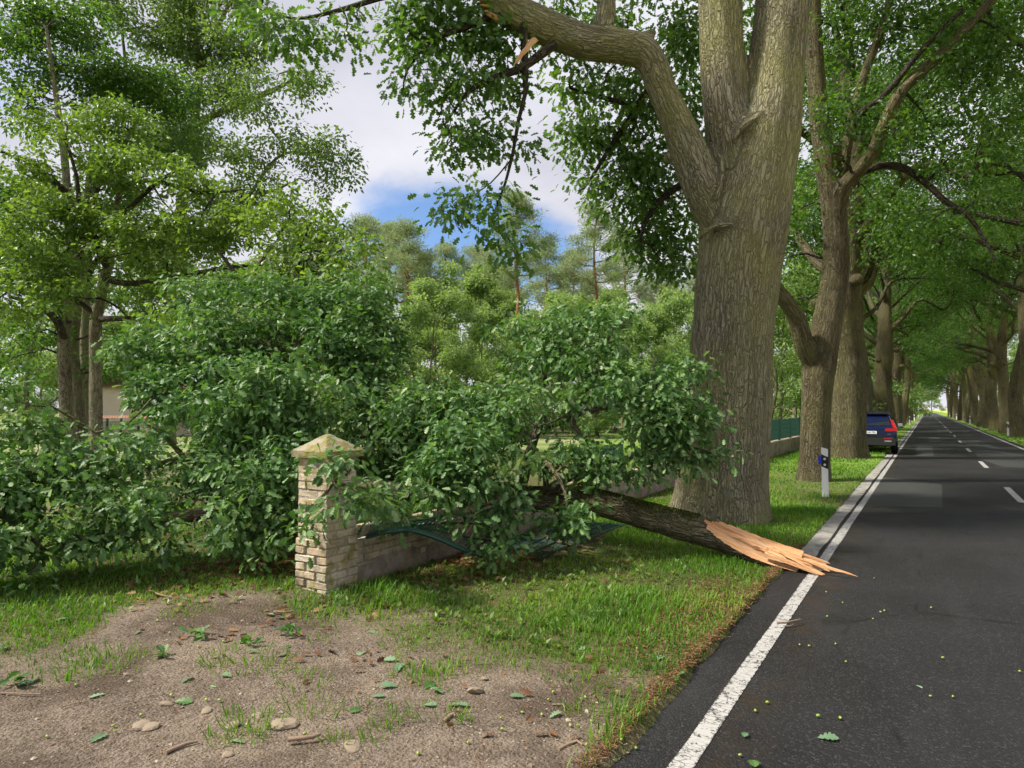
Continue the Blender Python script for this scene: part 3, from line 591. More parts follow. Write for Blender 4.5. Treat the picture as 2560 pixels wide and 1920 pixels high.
# --- second oak of the row
rng = np.random.default_rng(23); D2 = 16.7
b2 = Gnd(1762, 1040)
oak2 = empty('oak_tree', b2, 'forked oak right behind the white marker post, arching a dark branch over the road', 'tree', 'oaks of the roadside avenue')
s_main = px([(1758, 1050, .365), (1760, 980, .348), (1763, 880, .348), (1770, 790, .383), (1787, 700, .348), (1803, 600, .313), (1806, 520, .296), (1800, 440, .278), (1785, 360, .261), (1772, 270, .235), (1762, 150, .200), (1757, 0, .174), (1750, -200, .104)], D2)
s_l = px([(1765, 800, .25), (1738, 745, .24), (1722, 690, .21), (1690, 640, .18), (1650, 590, .12)], D2, 16)
s_r = px([(1806, 520, .2), (1812, 440, .20), (1826, 400, .19), (1858, 365, .16), (1890, 320, .15), (1905, 280, .14), (1950, 195, .13), (2050, 100, .12), (2150, -10, .10), (2210, -80, .07)], D2, 15)
s_r2 = px([(1822, 420, .15), (1826, 330, .14), (1850, 230, .12), (1868, 160, .11), (1905, 60, .09), (1925, -20, .07)], D2, 16)
s_arc = px([(1862, 372, .10), (1900, 358, .095), (1950, 362, .09), (2000, 395, .08), (2040, 432, .07), (2095, 470, .055), (2125, 515, .04), (2150, 560, .02)], 16.4, 15)
s_c = px([(1850, 250, .08), (1920, 195, .07), (1990, 110, .06), (2080, 20, .05)], 16, 15)
solid_trunk([s_main, s_l, s_r, s_r2], 0.045, 'trunk', M['bark_oak'], oak2, (), 2)
br, lv = MB(), MB(); limbs_as_parts([s_arc, s_c], oak2, M['bark_dark'])
pool = pool_of(s_main, s_l, s_r, s_r2, s_arc, s_c); pool = pool[pool[:, 2] > 3.5]
b_ = []
for b in [(1800, 60, 60, 90, 17, 1), (1880, 60, 80, 70, 16.5, 1), (1980, 60, 80, 70, 16, 1), (1830, 220, 50, 50, 15.6, .7), (1795, 270, 45, 45, 15.6, .6), (1800, 330, 40, 35, 15.8, .5), (1900, 260, 70, 50, 16.5, .8), (2000, 260, 80, 60, 16, 1), (1960, 300, 60, 50, 15, .8), (2080, 150, 90, 80, 15.5, 1), (2080, 320, 80, 60, 15.5, .9), (2180, 80, 60, 80, 15, .9),
          (2010, 480, 50, 35, 15.5, .5), (2110, 440, 70, 55, 15.5, .7), (1690, 560, 50, 70, 17, .8), (1700, 470, 45, 60, 17.5, .9), (1735, 640, 40, 35, 17.5, .7), (1880, 420, 60, 45, 18, .8), (1760, 420, 40, 60, 18.5, .8), (1840, 130, 50, 60, 18, .8)]: b_.append(scr_blob(*b))
for k in range(10): b_.append(scr_blob(rng.uniform(1650, 2300), rng.uniform(-360, -90), 110, 80, rng.uniform(15, 19), 1.3, 0.6))
foliage(rng, b_, pool, 17.0, 22, 0.22, 0.14, LOBE, br, lv, 0.04, 0.009, 0.35, 0.35)
tag(child(br.build('branchwork', M['bark_dark'], smooth=True), oak2), kind='stuff'); tag(child(lv.build('crown', M['leaf_avenue']), oak2), kind='stuff')

# --- models of the other oaks in the avenue
def grow(rng, H, r0, clear, crown, n_limb, low=5, droop=0.25, top=0.95, fork=0.5):
    """trunk and limb paths and leaf blobs of a broad tree, base at the origin"""
    wob = lambda z, s: (rng.normal(size=2) * s)
    zs = [-0.15, 0.5, clear * 0.5, clear, clear + (H - clear) * 0.3, clear + (H - clear) * 0.6, H * 0.92]; rs = [r0 * 1.06, r0, r0 * 0.93, r0 * 0.92, r0 * 0.6, r0 * 0.34, r0 * 0.08]
    lean = rng.normal(size=2) * 0.03; P = [np.array([*(lean * z + (wob(z, 0.12 + 0.02 * z) if z > 1 else 0)), z]) for z in zs]
    trunk = (np.array(P), np.array(rs)); TP, TR = spline(*trunk, 0.1); paths, blobs = [], []
    for k in range(n_limb):
        f = k / (n_limb - 1); z = clear * 0.92 + (H * 0.82 - clear) * f ** 1.15; j = np.argmin(abs(TP[:, 2] - z)); a = k * 2.4 + rng.uniform(-0.4, 0.4)
        L = crown * (0.62 + 0.38 * math.sin(math.pi * min(1, 0.28 + f * 0.72))) * rng.uniform(0.85, 1.15); el = RAD(low + (68 - low) * f + rng.uniform(-8, 8)); d = np.array([math.cos(a) * math.cos(el), math.sin(a) * math.cos(el), math.sin(el)])
        s0 = TP[j]; pts = [s0, s0 + d * L * 0.22 + np.array([0, 0, 0.06 * L]), s0 + d * L * 0.5 + np.array([0, 0, 0.16 * L]) + rng.normal(size=3) * 0.08 * L, s0 + d * L * 0.8 + np.array([0, 0, 0.14 * L]) + rng.normal(size=3) * 0.08 * L, s0 + d * L + np.array([0, 0, 0.14 * L - droop * L * (1 - f)])]
        r = min(TR[j] * 0.62, r0 * 0.36 * (1 - 0.55 * f)); path = (np.array(pts), np.array([r, r * 0.85, r * 0.6, r * 0.38, r * 0.15])); paths.append(path); LP, LR = spline(*path, 0.2)
        ends = [(LP[-1], 1.25)]
        for t in (0.42, 0.62, 0.8):
            q = int(t * (len(LP) - 1)); az = a + rng.choice([-1, 1]) * rng.uniform(0.5, 1.2); l = L * rng.uniform(0.22, 0.42); e2 = el * 0.5 + rng.uniform(-0.35, 0.6); e = LP[q] + l * np.array([math.cos(az) * math.cos(e2), math.sin(az) * math.cos(e2), math.sin(e2)])
            paths.append((np.array([LP[q], (LP[q] + e) / 2 + rng.normal(size=3) * 0.06 * l + np.array([0, 0, .08 * l]), e]), np.array([LR[q] * 0.6, LR[q] * 0.4, LR[q] * 0.15]))); ends.append((e, 1.15))
        for e, s_ in ends:
            R_ = s_ * crown / 5.5 * rng.uniform(0.8, 1.25); blobs.append((e, np.diag([R_ * 1.15, R_ * 1.15, R_ * 0.72]), 1.0))
    blobs.append((TP[-1], np.diag([1.4, 1.4, 1.2]) * crown / 5.5, 1.0)); return trunk, paths, blobs
def model_tree(name, seed, H, r0, clear, crown, n_limb, lm, bm, dens, per, spread, size, tpl, low=5, droop=0.25, melt=0.06, label='', cat='tree', group=None, bdark=None, branchwork=0.2):
    rng = np.random.default_rng(seed); tr, paths, blobs = grow(rng, H, r0, clear, crown, n_limb, low, droop)
    root = empty(name, (0, 0, 0), label, cat, group)
    if melt: solid_trunk([tr] + paths[::4][:5], melt, 'trunk', bm, root, [(tr[0][3] + rng.normal(size=3) * np.array([r0, r0, .8]) * 0.8, (r0 * .35,) * 3) for _ in range(4)], 2, 0.10)
    else: child(MB().tube(*tr, 10, 0.4, lump=0.05, seed=seed, flare=(0.2, 0.4)).build('trunk', bm, smooth=True), root)
    br, lv = MB(), MB()
    for p in paths: br.tube(*p, 6, 0.35, seed=rng.uniform(0, 40))  # whole limbs go into this mesh along with the fine shoots
    foliage(rng, blobs, pool_of(*paths), dens, per, spread, size, tpl, br, lv, 0.03, 0.01, 0.35, branchwork)
    tag(child(br.build('branchwork', bdark or bm, smooth=True), root), kind='stuff'); tag(child(lv.build('crown', lm), root), kind='stuff'); return root
ORD = ['first', 'second', 'third', 'fourth', 'fifth', 'sixth', 'seventh', 'eighth', 'ninth', 'tenth', 'eleventh', 'twelfth', 'thirteenth', 'fourteenth', 'fifteenth', 'sixteenth', 'seventeenth', 'eighteenth', 'nineteenth', 'twentieth']
AV = 'oaks of the roadside avenue'
mods = [model_tree('oak_tree', 101 + k, 17 + k, [.60, .45, .41][k], 5.8 + 0.5 * k, 5.6, 9, M['leaf_avenue'], M['bark_oak'], 7, 20, 0.27, 0.165, DIA, 14, 0.10, 0.055, 'oak', 'tree', AV, M['bark_dark']) for k in range(3)]
rng = np.random.default_rng(5); used = [False] * 3
left = [(-2.47, 27.2), (-2.5, 35.3), (-2.55, 43.0), (-2.5, 50.5), (-2.55, 58.5)] + [(-2.5 + rng.normal() * 0.1, 66 + 8.2 * k) for k in range(18)]
right = [(4.9, 21.5), (4.85, 29.0), (4.8, 37.0), (4.85, 45.0), (4.8, 53.0), (4.75, 60.5)] + [(4.75 + rng.normal() * 0.1, 68 + 8.0 * k) for k in range(18)]
def put_oak(k, x, y, rz, s, label):
    m = k % 3
    if not used[m]: used[m] = True; o = mods[m]; o.location = (x, y, 0); o.rotation_euler = (0, 0, rz); o.scale = (s,) * 3; o['label'] = label
    else: copy_tree(mods[m], (x, y, 0), rz, (s,) * 3, label, AV)
for k, (x, y) in enumerate(left):
    lab = ['thick dark oak that half hides the parked blue car', 'leaning red-brown oak just behind the parked blue car'][k] if k < 2 else ('%s oak past the parked car in the row left of the road' % ORD[k - 1] if k < 14 else 'small far oak at the end of the row left of the road')
    put_oak([0, 1, 2, 0, 1][k] if k < 5 else k, x, y, [0.6, 2.2, 4.0, 1.3, 3.1][k] if k < 5 else rng.uniform(0, 6.28), [1.06, 1.0, 0.95, 0.95, 0.9][k] if k < 5 else rng.uniform(0.85, 1.05), lab)
for k, (x, y) in enumerate(right):
    if k < 4: lab = 'oak right of the road whose crown alone reaches in, %s nearest to the viewer' % ORD[k]
    else: lab = '%s trunk from the right edge in the oak row right of the road' % ORD[k - 4] if k < 14 else 'small far oak at the end of the row right of the road'
    put_oak(1 + k % 2, x, y, rng.uniform(0, 6.28), rng.uniform(0.82, 0.98), lab)

# --- the group of slim oaks on the left and the trees behind them
GL = 'slim oaks left of the fallen crown'
def photo_tree(name, seed, base, label, group, trunk, limbs, blobs, dens, per, spread, size, tpl, lm, bm, bl, br_r=0.035, branchwork=0.35, shell=0.3, up=0.8, flat=0.65, droop=0.35, cat='tree'):
    rng = np.random.default_rng(seed); root = empty(name, base, label, cat, group)
    mb = MB()
    for k, t in enumerate(trunk): mb.tube(*t, 14, 0.15, lump=0.07, seed=seed + k, flare=(0.25, 0.3) if k == 0 else None)
    child(mb.build('trunk', bm, smooth=True), root); br, lv = MB(), MB()
    limbs_as_parts([(P, R * 1.45) for P, R in limbs], root, bl)
    pool = pool_of(*trunk, *limbs); zz = np.sort(pool[:, 2]); pool = pool[pool[:, 2] > min(2.2, zz[len(zz) // 2])]
    foliage(rng, [scr_blob(*b) for b in blobs], pool, dens, per, spread, size, tpl, br, lv, br_r, 0.008, shell, branchwork, up, droop, flat)
    tag(child(br.build('branchwork', bl, smooth=True), root), kind='stuff'); tag(child(lv.build('crown', lm), root), kind='stuff'); return root
def gb(x, d): p = At(x, 885, d); return np.array([p[0], p[1], 0.0])
photo_tree('oak_tree', 31, gb(207, 18), 'slim dark-trunked oak with spreading black branches, rightmost of the left clump', GL,
    [px([(207, 1030, .17), (207, 900, .155), (206, 780, .15), (208, 690, .15), (224, 610, .13), (236, 560, .115), (246, 470, .09), (262, 400, .07), (268, 320, .05), (300, 250, .02)], 18)],
    [px([(234, 575, .09), (205, 520, .08), (170, 450, .065), (110, 385, .05), (40, 340, .03), (-30, 320, .02)], 18, 16.5), px([(228, 605, .06), (290, 612, .05), (380, 598, .045), (480, 580, .035), (550, 575, .025), (610, 600, .015)], 18, 16), px([(208, 690, .06), (250, 688, .05), (310, 690, .035), (380, 715, .02)], 18, 17),
     px([(246, 480, .05), (300, 430, .04), (360, 380, .03), (420, 360, .02)], 18, 17), px([(208, 680, .05), (150, 640, .045), (60, 610, .035), (-20, 600, .02)], 18, 17), px([(170, 450, .04), (165, 380, .03), (140, 300, .02)], 17, 17), px([(262, 400, .05), (330, 390, .04), (430, 415, .03), (520, 410, .02)], 18, 16.5)],
    [(60, 600, 110, 45, 16.5, 1.0), (150, 640, 90, 30, 16, .8), (300, 650, 80, 30, 16.5, .8), (430, 610, 90, 32, 16.5, .9), (540, 580, 70, 35, 16.2, .8), (620, 620, 50, 30, 16, .6), (60, 480, 100, 40, 16.5, 1), (190, 460, 90, 40, 17, 1), (330, 500, 90, 40, 17, 1), (430, 480, 80, 35, 16.5, .9), (520, 470, 60, 35, 16.5, .8), (40, 370, 100, 45, 17, 1), (160, 340, 90, 45, 17.5, 1), (290, 370, 90, 40, 17.5, 1), (400, 400, 80, 40, 17, 1), (250, 270, 90, 45, 18, 1), (120, 250, 90, 45, 18, 1),
     (0, 660, 60, 30, 16, .6), (90, 680, 60, 22, 16.5, .5), (240, 555, 60, 30, 16, .6), (350, 570, 70, 30, 16.8, .7), (480, 530, 80, 35, 17, .8), (130, 550, 80, 35, 16.6, .8), (380, 690, 60, 25, 17, .6)],
    34, 28, .17, .135, LOBE, M['leaf_lime'], M['bark_grey'], M['bark_dark'], flat=0.4, branchwork=.15)
photo_tree('oak_tree', 32, gb(150, 19.5), 'thickest grey trunk of the left clump, leftmost of its four stems', GL,
    [px([(150, 1010, .20), (146, 930, .185), (141, 830, .178), (138, 750, .175), (142, 690, .16), (160, 600, .14), (150, 500, .12), (140, 350, .10), (120, 200, .07), (100, 60, .04)], 19.5)],
    [px([(142, 740, .08), (120, 690, .07), (80, 660, .05), (20, 640, .03)], 19.5, 18.5), px([(145, 700, .1), (120, 640, .08), (70, 560, .06), (20, 500, .04)], 19.5, 19), px([(160, 590, .08), (190, 480, .06), (230, 330, .04)], 19.5, 20)],
    [(20, 250, 100, 60, 20, 1.2), (60, 140, 100, 60, 20.5, 1.2), (170, 180, 90, 60, 20.5, 1.2), (30, 40, 90, 50, 21, 1.2), (160, 60, 90, 55, 21, 1.2), (10, 560, 70, 60, 19, 1), (250, 180, 80, 55, 21, 1.2), (30, 430, 90, 50, 20, 1), (60, 720, 80, 35, 19.5, .8), (20, 780, 70, 40, 20, .8)],
    26, 28, .20, .145, DIA, M['leaf_avenue'], M['bark_grey'], M['bark_dark'], branchwork=.12)
photo_tree('oak_tree', 33, gb(172, 20.5), 'grey stem with a faint blue paint mark, second from left in the clump', GL,
    [px([(182, 1010, .18), (174, 930, .172), (166, 830, .16), (158, 750, .15), (168, 650, .12), (180, 500, .09), (200, 300, .06)], 20.3)], [px([(168, 650, .06), (210, 560, .05), (260, 500, .03)], 20.3)],
    [(250, 420, 80, 50, 20.5, 1), (340, 300, 80, 50, 21, 1), (330, 200, 90, 55, 22, 1.2), (280, 600, 70, 45, 20.5, 1), (290, 740, 85, 45, 20, 1), (250, 785, 50, 30, 20, .7), (345, 790, 60, 32, 20.5, .8)], 26, 28, .20, .145, DIA, M['leaf_avenue'], M['bark_grey'], M['bark_dark'], branchwork=.12)
photo_tree('oak_tree', 34, gb(190, 22), 'thin grey stem standing behind the others of the left clump', GL,
    [px([(190, 980, .17), (187, 900, .16), (184, 800, .15), (184, 700, .14), (190, 560, .12), (200, 380, .08)], 22)], [px([(190, 560, .07), (260, 450, .05), (330, 400, .03)], 22)],
    [(300, 470, 90, 50, 22.5, 1), (400, 300, 80, 50, 23, 1), (100, 420, 90, 50, 22.5, 1), (420, 540, 90, 45, 22, 1)], 24, 28, .20, .15, DIA, M['leaf_grey'], M['bark_grey'], M['bark_dark'], branchwork=.12)
photo_tree('tall_tree', 35, gb(372, 27), 'tall grey-green tree with pale forked stem towering behind the slim oaks', None,
    [px([(360, 960, .30), (364, 800, .27), (372, 650, .25), (383, 520, .23), (400, 400, .2), (420, 260, .17), (430, 150, .13), (418, 50, .1), (400, -80, .06)], 27)],
    [px([(383, 540, .13), (450, 500, .11), (520, 450, .09), (560, 420, .07), (600, 410, .03)], 27, 25), px([(420, 270, .1), (500, 230, .08), (600, 190, .06), (660, 150, .03)], 27, 25), px([(430, 160, .08), (470, 60, .06), (520, -40, .03)], 27), px([(400, 400, .1), (330, 300, .07), (280, 180, .05), (260, 40, .03)], 27), px([(520, 450, .05), (600, 340, .04), (680, 330, .02)], 25.5)],
    [(600, 170, 80, 45, 24, 1.2), (670, 190, 50, 38, 24, .8), (560, 240, 70, 40, 24.5, 1.2), (640, 300, 60, 30, 24, 1), (700, 330, 65, 38, 23.5, 1), (740, 370, 45, 35, 23.5, .8), (660, 390, 80, 40, 24, 1), (560, 350, 70, 45, 24.5, 1.2), (480, 200, 80, 50, 26, 1.4), (420, 100, 90, 55, 27, 1.5), (330, 60, 90, 55, 27, 1.5), (520, 90, 80, 50, 26, 1.4), (480, 10, 100, 45, 27, 1.5), (370, 200, 80, 50, 27, 1.4), (440, 310, 80, 50, 26, 1.4), (330, 320, 80, 50, 27, 1.4), (520, 440, 80, 45, 25, 1.2), (280, -20, 110, 50, 27, 1.5), (610, 450, 70, 40, 24.5, 1)],
    19, 28, .21, .16, DIA, M['leaf_grey'], M['bark_grey'], M['bark_grey'], br_r=.05)
photo_tree('young_oak', 36, gb(600, 14.5), 'yellow-green young oak rising behind the fallen crown, right of the slim oaks', None,
    [px([(575, 960, .09), (560, 800, .08), (545, 690, .07), (540, 640, .06), (560, 570, .05), (600, 520, .03)], 14.5)], [px([(545, 680, .04), (600, 640, .035), (640, 600, .03), (650, 540, .02)], 14.5, 14), px([(540, 640, .04), (500, 580, .03), (470, 540, .02)], 14.5)],
    [(600, 500, 70, 40, 14, .8), (680, 470, 60, 40, 14, .8), (720, 520, 50, 45, 14, .8), (640, 560, 70, 40, 13.8, .8), (560, 580, 60, 40, 14, .8), (700, 600, 60, 45, 14, .8), (640, 440, 60, 35, 14.3, .7), (600, 650, 70, 45, 14, .8), (500, 660, 70, 45, 14.3, .8), (700, 660, 60, 40, 14.2, .7), (780, 620, 45, 50, 14.3, .7), (420, 740, 70, 40, 14.5, .7), (760, 555, 60, 50, 13, .7), (800, 690, 45, 55, 12.5, .6), (560, 640, 80, 40, 12.2, .7), (450, 660, 70, 40, 12.4, .7), (370, 700, 60, 40, 12.6, .6), (650, 690, 70, 40, 11.6, .6), (490, 730, 70, 35, 11.6, .5), (730, 640, 60, 45, 11.8, .6)],
    34, 28, .16, .125, LOBE, M['leaf_lime'], M['bark_grey'], M['bark_dark'], branchwork=.15)

# --- background wood: models and copies
BGG = 'trees of the wood behind the garden'
bg = [model_tree('leafy_tree', 201 + k, 12 + k, 0.2, 1.2, 3.6 + .4 * k, 9, M['leaf_far'], M['bark_grey'], 9, 20, 0.26, 0.27, DIA, 5, 0.15, 0, 'leafy tree', 'tree', BGG, branchwork=0.0) for k in range(3)]
def model_pine(seed, H, bend):
    rng = np.random.default_rng(seed); root = empty('pine_tree', (0, 0, 0), 'pine', 'tree', 'pines of the wood behind the garden')
    zs = np.linspace(-0.1, H, 8); P = np.stack([bend * np.sin(zs / H * 3) + rng.normal(size=8) * .1, rng.normal(size=8) * .12, zs], 1); tr = (P, np.linspace(.30, .06, 8))
    child(MB().tube(*tr, 8, .5, lump=.05).build('trunk', M['bark_pine'], smooth=True), root); br, lv = MB(), MB(); paths, blobs = [], []; TP, _ = spline(*tr, .1)
    for k in range(20):
        f = k / 19; z = H * (0.64 + 0.35 * f); j = np.argmin(abs(TP[:, 2] - z)); a = k * 2.4; L = (2.9 * (1 - f) ** .7 + .6) * rng.uniform(.7, 1.2); e = TP[j] + np.array([math.cos(a) * L, math.sin(a) * L, L * rng.uniform(.05, .5)])
        paths.append((np.array([TP[j], (TP[j] + e) / 2 + np.array([0, 0, -.1 * L]), e]), np.array([.06, .045, .02]))); blobs.append((e, np.diag([.95, .95, .42]) * rng.uniform(.7, 1.2), 1.0))
        if f < .8: blobs.append(((TP[j] + e) / 2 + rng.normal(size=3) * .5, np.diag([.8, .8, .35]), 1.0))
    for k in range(6):
        z = H * rng.uniform(.3, .55); j = np.argmin(abs(TP[:, 2] - z)); a = rng.uniform(0, 6.28); paths.append((np.array([TP[j], TP[j] + np.array([math.cos(a), math.sin(a), .3]) * 1.2]), np.array([.03, .01])))
    blobs.append((TP[-1], np.diag([.8, .8, .7]), 1.0))
    for p in paths: br.tube(*p, 4, .5)  # pine boughs share one mesh with the finer shoots
    foliage(rng, blobs, pool_of(*paths), 26, 22, .20, .30, NEEDLE, br, lv, .02, .01, .3, 0, up=.2, droop=-.3)
    tag(child(br.build('branchwork', M['bark_pine'], smooth=True), root), kind='stuff'); tag(child(lv.build('crown', M['needle']), root), kind='stuff'); return root
pines = [model_pine(301, 19, .35), model_pine(302, 18, -.25), model_pine(303, 20, .1)]
rng = np.random.default_rng(77); ub, up_ = [False] * 3, [False] * 3
def put(models, flags, m, loc, rz, s, label):
    if not flags[m]: flags[m] = True; o = models[m]; o.location = loc; o.rotation_euler = (0, 0, rz); o.scale = s; o['label'] = label
    else: copy_tree(models[m], loc, rz, s, label)
for k, (x, d, s, lab) in enumerate([(790, 66, .98, 'bushy pale pine at the left of the sky gap'), (878, 50, .78, 'crooked orange-stemmed pine left of the blue sky gap'), (842, 70, .95, 'slender pine behind the crooked orange-stemmed one'), (960, 70, .90, 'short pine tip under the blue sky gap'), (1035, 72, .96, 'pine under the right edge of the blue sky gap'),
     (1118, 49, .79, 'tall pine with a bare orange trunk right of the blue sky gap'), (1180, 68, .9, 'thin pine just right of the tall bare orange trunk'), (1240, 70, .92, 'wispy pine midway between orange trunk and great oak'), (1290, 54, .82, 'broad-topped pine nearest the great oak with orange lower stem'), (1350, 66, .93, 'pine seen close left of the great oak under its leaves'),
     (1430, 70, .85, 'pine partly hidden by the great oak trunk'), (700, 70, .9, 'reddish pine seen through the young oak'), (640, 66, .95, 'pine hidden among the young oak leaves'), (740, 74, .9, 'rear pine left of the bushy pale one'), (905, 76, .86, 'low pine in the rear row behind the orange stems'), (1090, 76, .86, 'rear pine just left of the tall bare orange trunk'), (560, 72, .9, 'pine behind the tall grey-green tree'), (1510, 72, .8, 'pine behind the great oak trunk')]):
    put(pines, up_, k % 3, gb(x, d), rng.uniform(0, 6.28), (s, s, s * 1.07), lab)
nb = 0
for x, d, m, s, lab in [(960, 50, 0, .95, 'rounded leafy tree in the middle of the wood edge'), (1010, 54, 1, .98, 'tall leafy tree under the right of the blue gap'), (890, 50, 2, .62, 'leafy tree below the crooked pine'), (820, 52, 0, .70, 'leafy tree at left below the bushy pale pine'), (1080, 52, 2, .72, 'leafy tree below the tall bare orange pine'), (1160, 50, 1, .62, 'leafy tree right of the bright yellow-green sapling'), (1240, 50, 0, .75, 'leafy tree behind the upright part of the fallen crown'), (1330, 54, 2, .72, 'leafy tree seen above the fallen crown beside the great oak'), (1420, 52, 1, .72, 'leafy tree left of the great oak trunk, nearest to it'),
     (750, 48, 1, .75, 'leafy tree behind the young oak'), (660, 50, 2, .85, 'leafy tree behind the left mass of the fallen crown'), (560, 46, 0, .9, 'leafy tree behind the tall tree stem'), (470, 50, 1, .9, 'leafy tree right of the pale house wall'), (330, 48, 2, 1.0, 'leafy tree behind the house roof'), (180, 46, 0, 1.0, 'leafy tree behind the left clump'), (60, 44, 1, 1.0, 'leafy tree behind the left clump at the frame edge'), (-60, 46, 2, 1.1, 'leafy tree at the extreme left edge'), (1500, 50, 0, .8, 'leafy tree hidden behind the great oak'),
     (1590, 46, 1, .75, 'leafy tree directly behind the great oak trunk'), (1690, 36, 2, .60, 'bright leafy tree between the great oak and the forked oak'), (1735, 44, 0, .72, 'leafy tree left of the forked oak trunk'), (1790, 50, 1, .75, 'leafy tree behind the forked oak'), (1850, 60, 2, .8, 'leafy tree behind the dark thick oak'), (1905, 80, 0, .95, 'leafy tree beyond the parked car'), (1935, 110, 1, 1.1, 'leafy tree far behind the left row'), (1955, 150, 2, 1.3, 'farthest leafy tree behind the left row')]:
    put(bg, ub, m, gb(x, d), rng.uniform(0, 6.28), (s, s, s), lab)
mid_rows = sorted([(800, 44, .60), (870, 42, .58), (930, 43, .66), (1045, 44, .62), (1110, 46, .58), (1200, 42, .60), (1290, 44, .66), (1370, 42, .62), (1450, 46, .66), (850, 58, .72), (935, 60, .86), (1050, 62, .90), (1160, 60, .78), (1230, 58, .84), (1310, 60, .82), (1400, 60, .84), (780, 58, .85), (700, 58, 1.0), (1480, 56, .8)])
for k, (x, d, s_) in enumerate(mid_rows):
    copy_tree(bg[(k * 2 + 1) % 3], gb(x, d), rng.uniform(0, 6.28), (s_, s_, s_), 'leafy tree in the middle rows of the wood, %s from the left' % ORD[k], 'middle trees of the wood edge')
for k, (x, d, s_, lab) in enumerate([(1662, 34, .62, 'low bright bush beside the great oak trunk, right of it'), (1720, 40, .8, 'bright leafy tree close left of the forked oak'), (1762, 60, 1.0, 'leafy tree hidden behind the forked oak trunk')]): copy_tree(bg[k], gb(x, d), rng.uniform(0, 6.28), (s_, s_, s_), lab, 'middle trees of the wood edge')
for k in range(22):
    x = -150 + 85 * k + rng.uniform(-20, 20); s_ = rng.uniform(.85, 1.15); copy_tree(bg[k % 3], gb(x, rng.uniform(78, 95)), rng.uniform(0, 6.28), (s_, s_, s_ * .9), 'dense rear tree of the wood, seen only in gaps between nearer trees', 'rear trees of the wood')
for k, (x, y, s) in enumerate([(28, 150, 1.0), (40, 175, 1.1), (52, 150, 1.0), (33, 215, 1.1), (60, 210, 1.2), (14, 330, 1.2), (-12, 340, 1.2), (2, 420, 1.4), (22, 400, 1.4), (-25, 400, 1.4), (45, 300, 1.3), (75, 260, 1.2), (12, 122, .8), (15, 150, 1.0), (19, 182, 1.0), (11, 165, .9), (14, 205, 1.1), (21, 232, 1.1), (24, 190, 1.1)]):
    copy_tree(bg[k % 3], (x, y, 0), rng.uniform(0, 6.28), (s, s, s), 'distant leafy tree beyond the field at the far end of the road', 'far trees at the end of the road')
ylw = model_tree('leafy_tree', 260, 9, .15, 1.5, 3.2, 8, M['leaf_yellow'], M['bark_grey'], 4, 16, .36, .28, DIA, 5, .15, 0, 'small tree with yellow-orange leaves at the bright end of the road', 'tree', None, branchwork=0); ylw.location = (-3.6, 236, 0)
sap = model_tree('sapling', 261, 2.3, .06, 1.0, .95, 7, M['leaf_bright'], M['bark_grey'], 60, 14, .14, .12, DIA, 20, .1, 0, 'bright yellow-green round sapling on the garden lawn', 'tree', None, branchwork=0); sap.location = gb(984, 34)
cream = model_tree('flowering_shrub', 262, 3.4, .07, .8, 1.9, 7, M['leaf_cream'], M['bark_grey'], 14, 14, .25, .17, DIA, 10, .2, 0, 'pale cream-flowered shrub left of the yellow-green sapling', 'shrub', None, branchwork=0); cream.location = gb(815, 36)

# ------------------------------------------------------------------ the fallen limb and its crown
rng = np.random.default_rng(41)
tipA = Gnd(1722, 1232, 0.0); wallB = OnX(1118, 1078, -4.80)
hd = nrm((wallB - tipA)[:2]); hn = np.array([-hd[1], hd[0]])
def on_plane(vx, vy):
    r = ray(vx, vy); t = ((tipA[:2] - CP[:2]) @ hn) / (r[:2] @ hn); return CP + r * t
ax_pts = [on_plane(1728, 1216), on_plane(1640, 1189), on_plane(1535, 1152), on_plane(1400, 1117), on_plane(1262, 1082), on_plane(1118, 1076)]
fork = ax_pts[-1] + np.array([-0.9, -0.1, 0.16]); ax_pts += [fork, fork + np.array([-1.2, -0.45, 0.15])]
limb = empty('fallen_oak_limb', tipA, 'huge torn-off oak limb with leafy crown lying across the wall, splintered end on the road', 'fallen limb')
AXP, AXR = spline(np.array(ax_pts), [.15, .158, .165, .165, .165, .155, .14, .10], 0.03); T, U0, W0 = frames(AXP)
Ls = np.concatenate([[0], np.cumsum(np.linalg.norm(np.diff(AXP, axis=0), axis=1))]); ns = 56
bark, wood = MB(), MB(); ang = np.arange(ns) / ns * 2 * math.pi
cut_len = Ls[np.argmin(np.linalg.norm(AXP - ax_pts[2], axis=1))] + 0.16
nvec = nrm(np.array([0.22, -0.66, 0.72])); VV, CO, CL = [], [], []
for k in range(len(AXP)):
    n = nrm(nvec - T[k] * (nvec @ T[k])); b = np.cross(T[k], n); r = AXR[k]
    lump = 1 + 0.16 * (fbm(np.stack([np.cos(ang) * 1.4, np.sin(ang) * 1.4, np.full(ns, Ls[k] * 1.8)], 1), 4) - 0.5) * 2
    h = np.cos(ang) * r * lump; q = np.sin(ang) * r * lump
    s = min(1, Ls[k] / cut_len); c = r * (-0.05 + 1.1 * s ** 1.5) if Ls[k] < cut_len else 9
    grain = (fbm(np.stack([q * 26, np.full(ns, Ls[k] * 1.1), np.zeros(ns)], 1), 3) - 0.5) * 0.055 + (vnoise(np.stack([np.zeros(ns), np.full(ns, 3.3), np.full(ns, Ls[k] * 2.5)], 1)) - .5) * 0.05
    grain = grain + (.02 * np.clip(abs(q) / r - .72, 0, 1) if True else 0); cl = h > c + grain; hh = np.where(cl, c + grain, h)
    VV.append(AXP[k] + hh[:, None] * n + q[:, None] * b); CL.append(cl); CO.append(np.stack([np.where(cl, q, np.cos(ang) * r), np.where(cl, grain, np.sin(ang) * r), np.full(ns, Ls[k])], 1))
VV, CL, CO = np.array(VV), np.array(CL), np.array(CO); n_ = len(AXP)
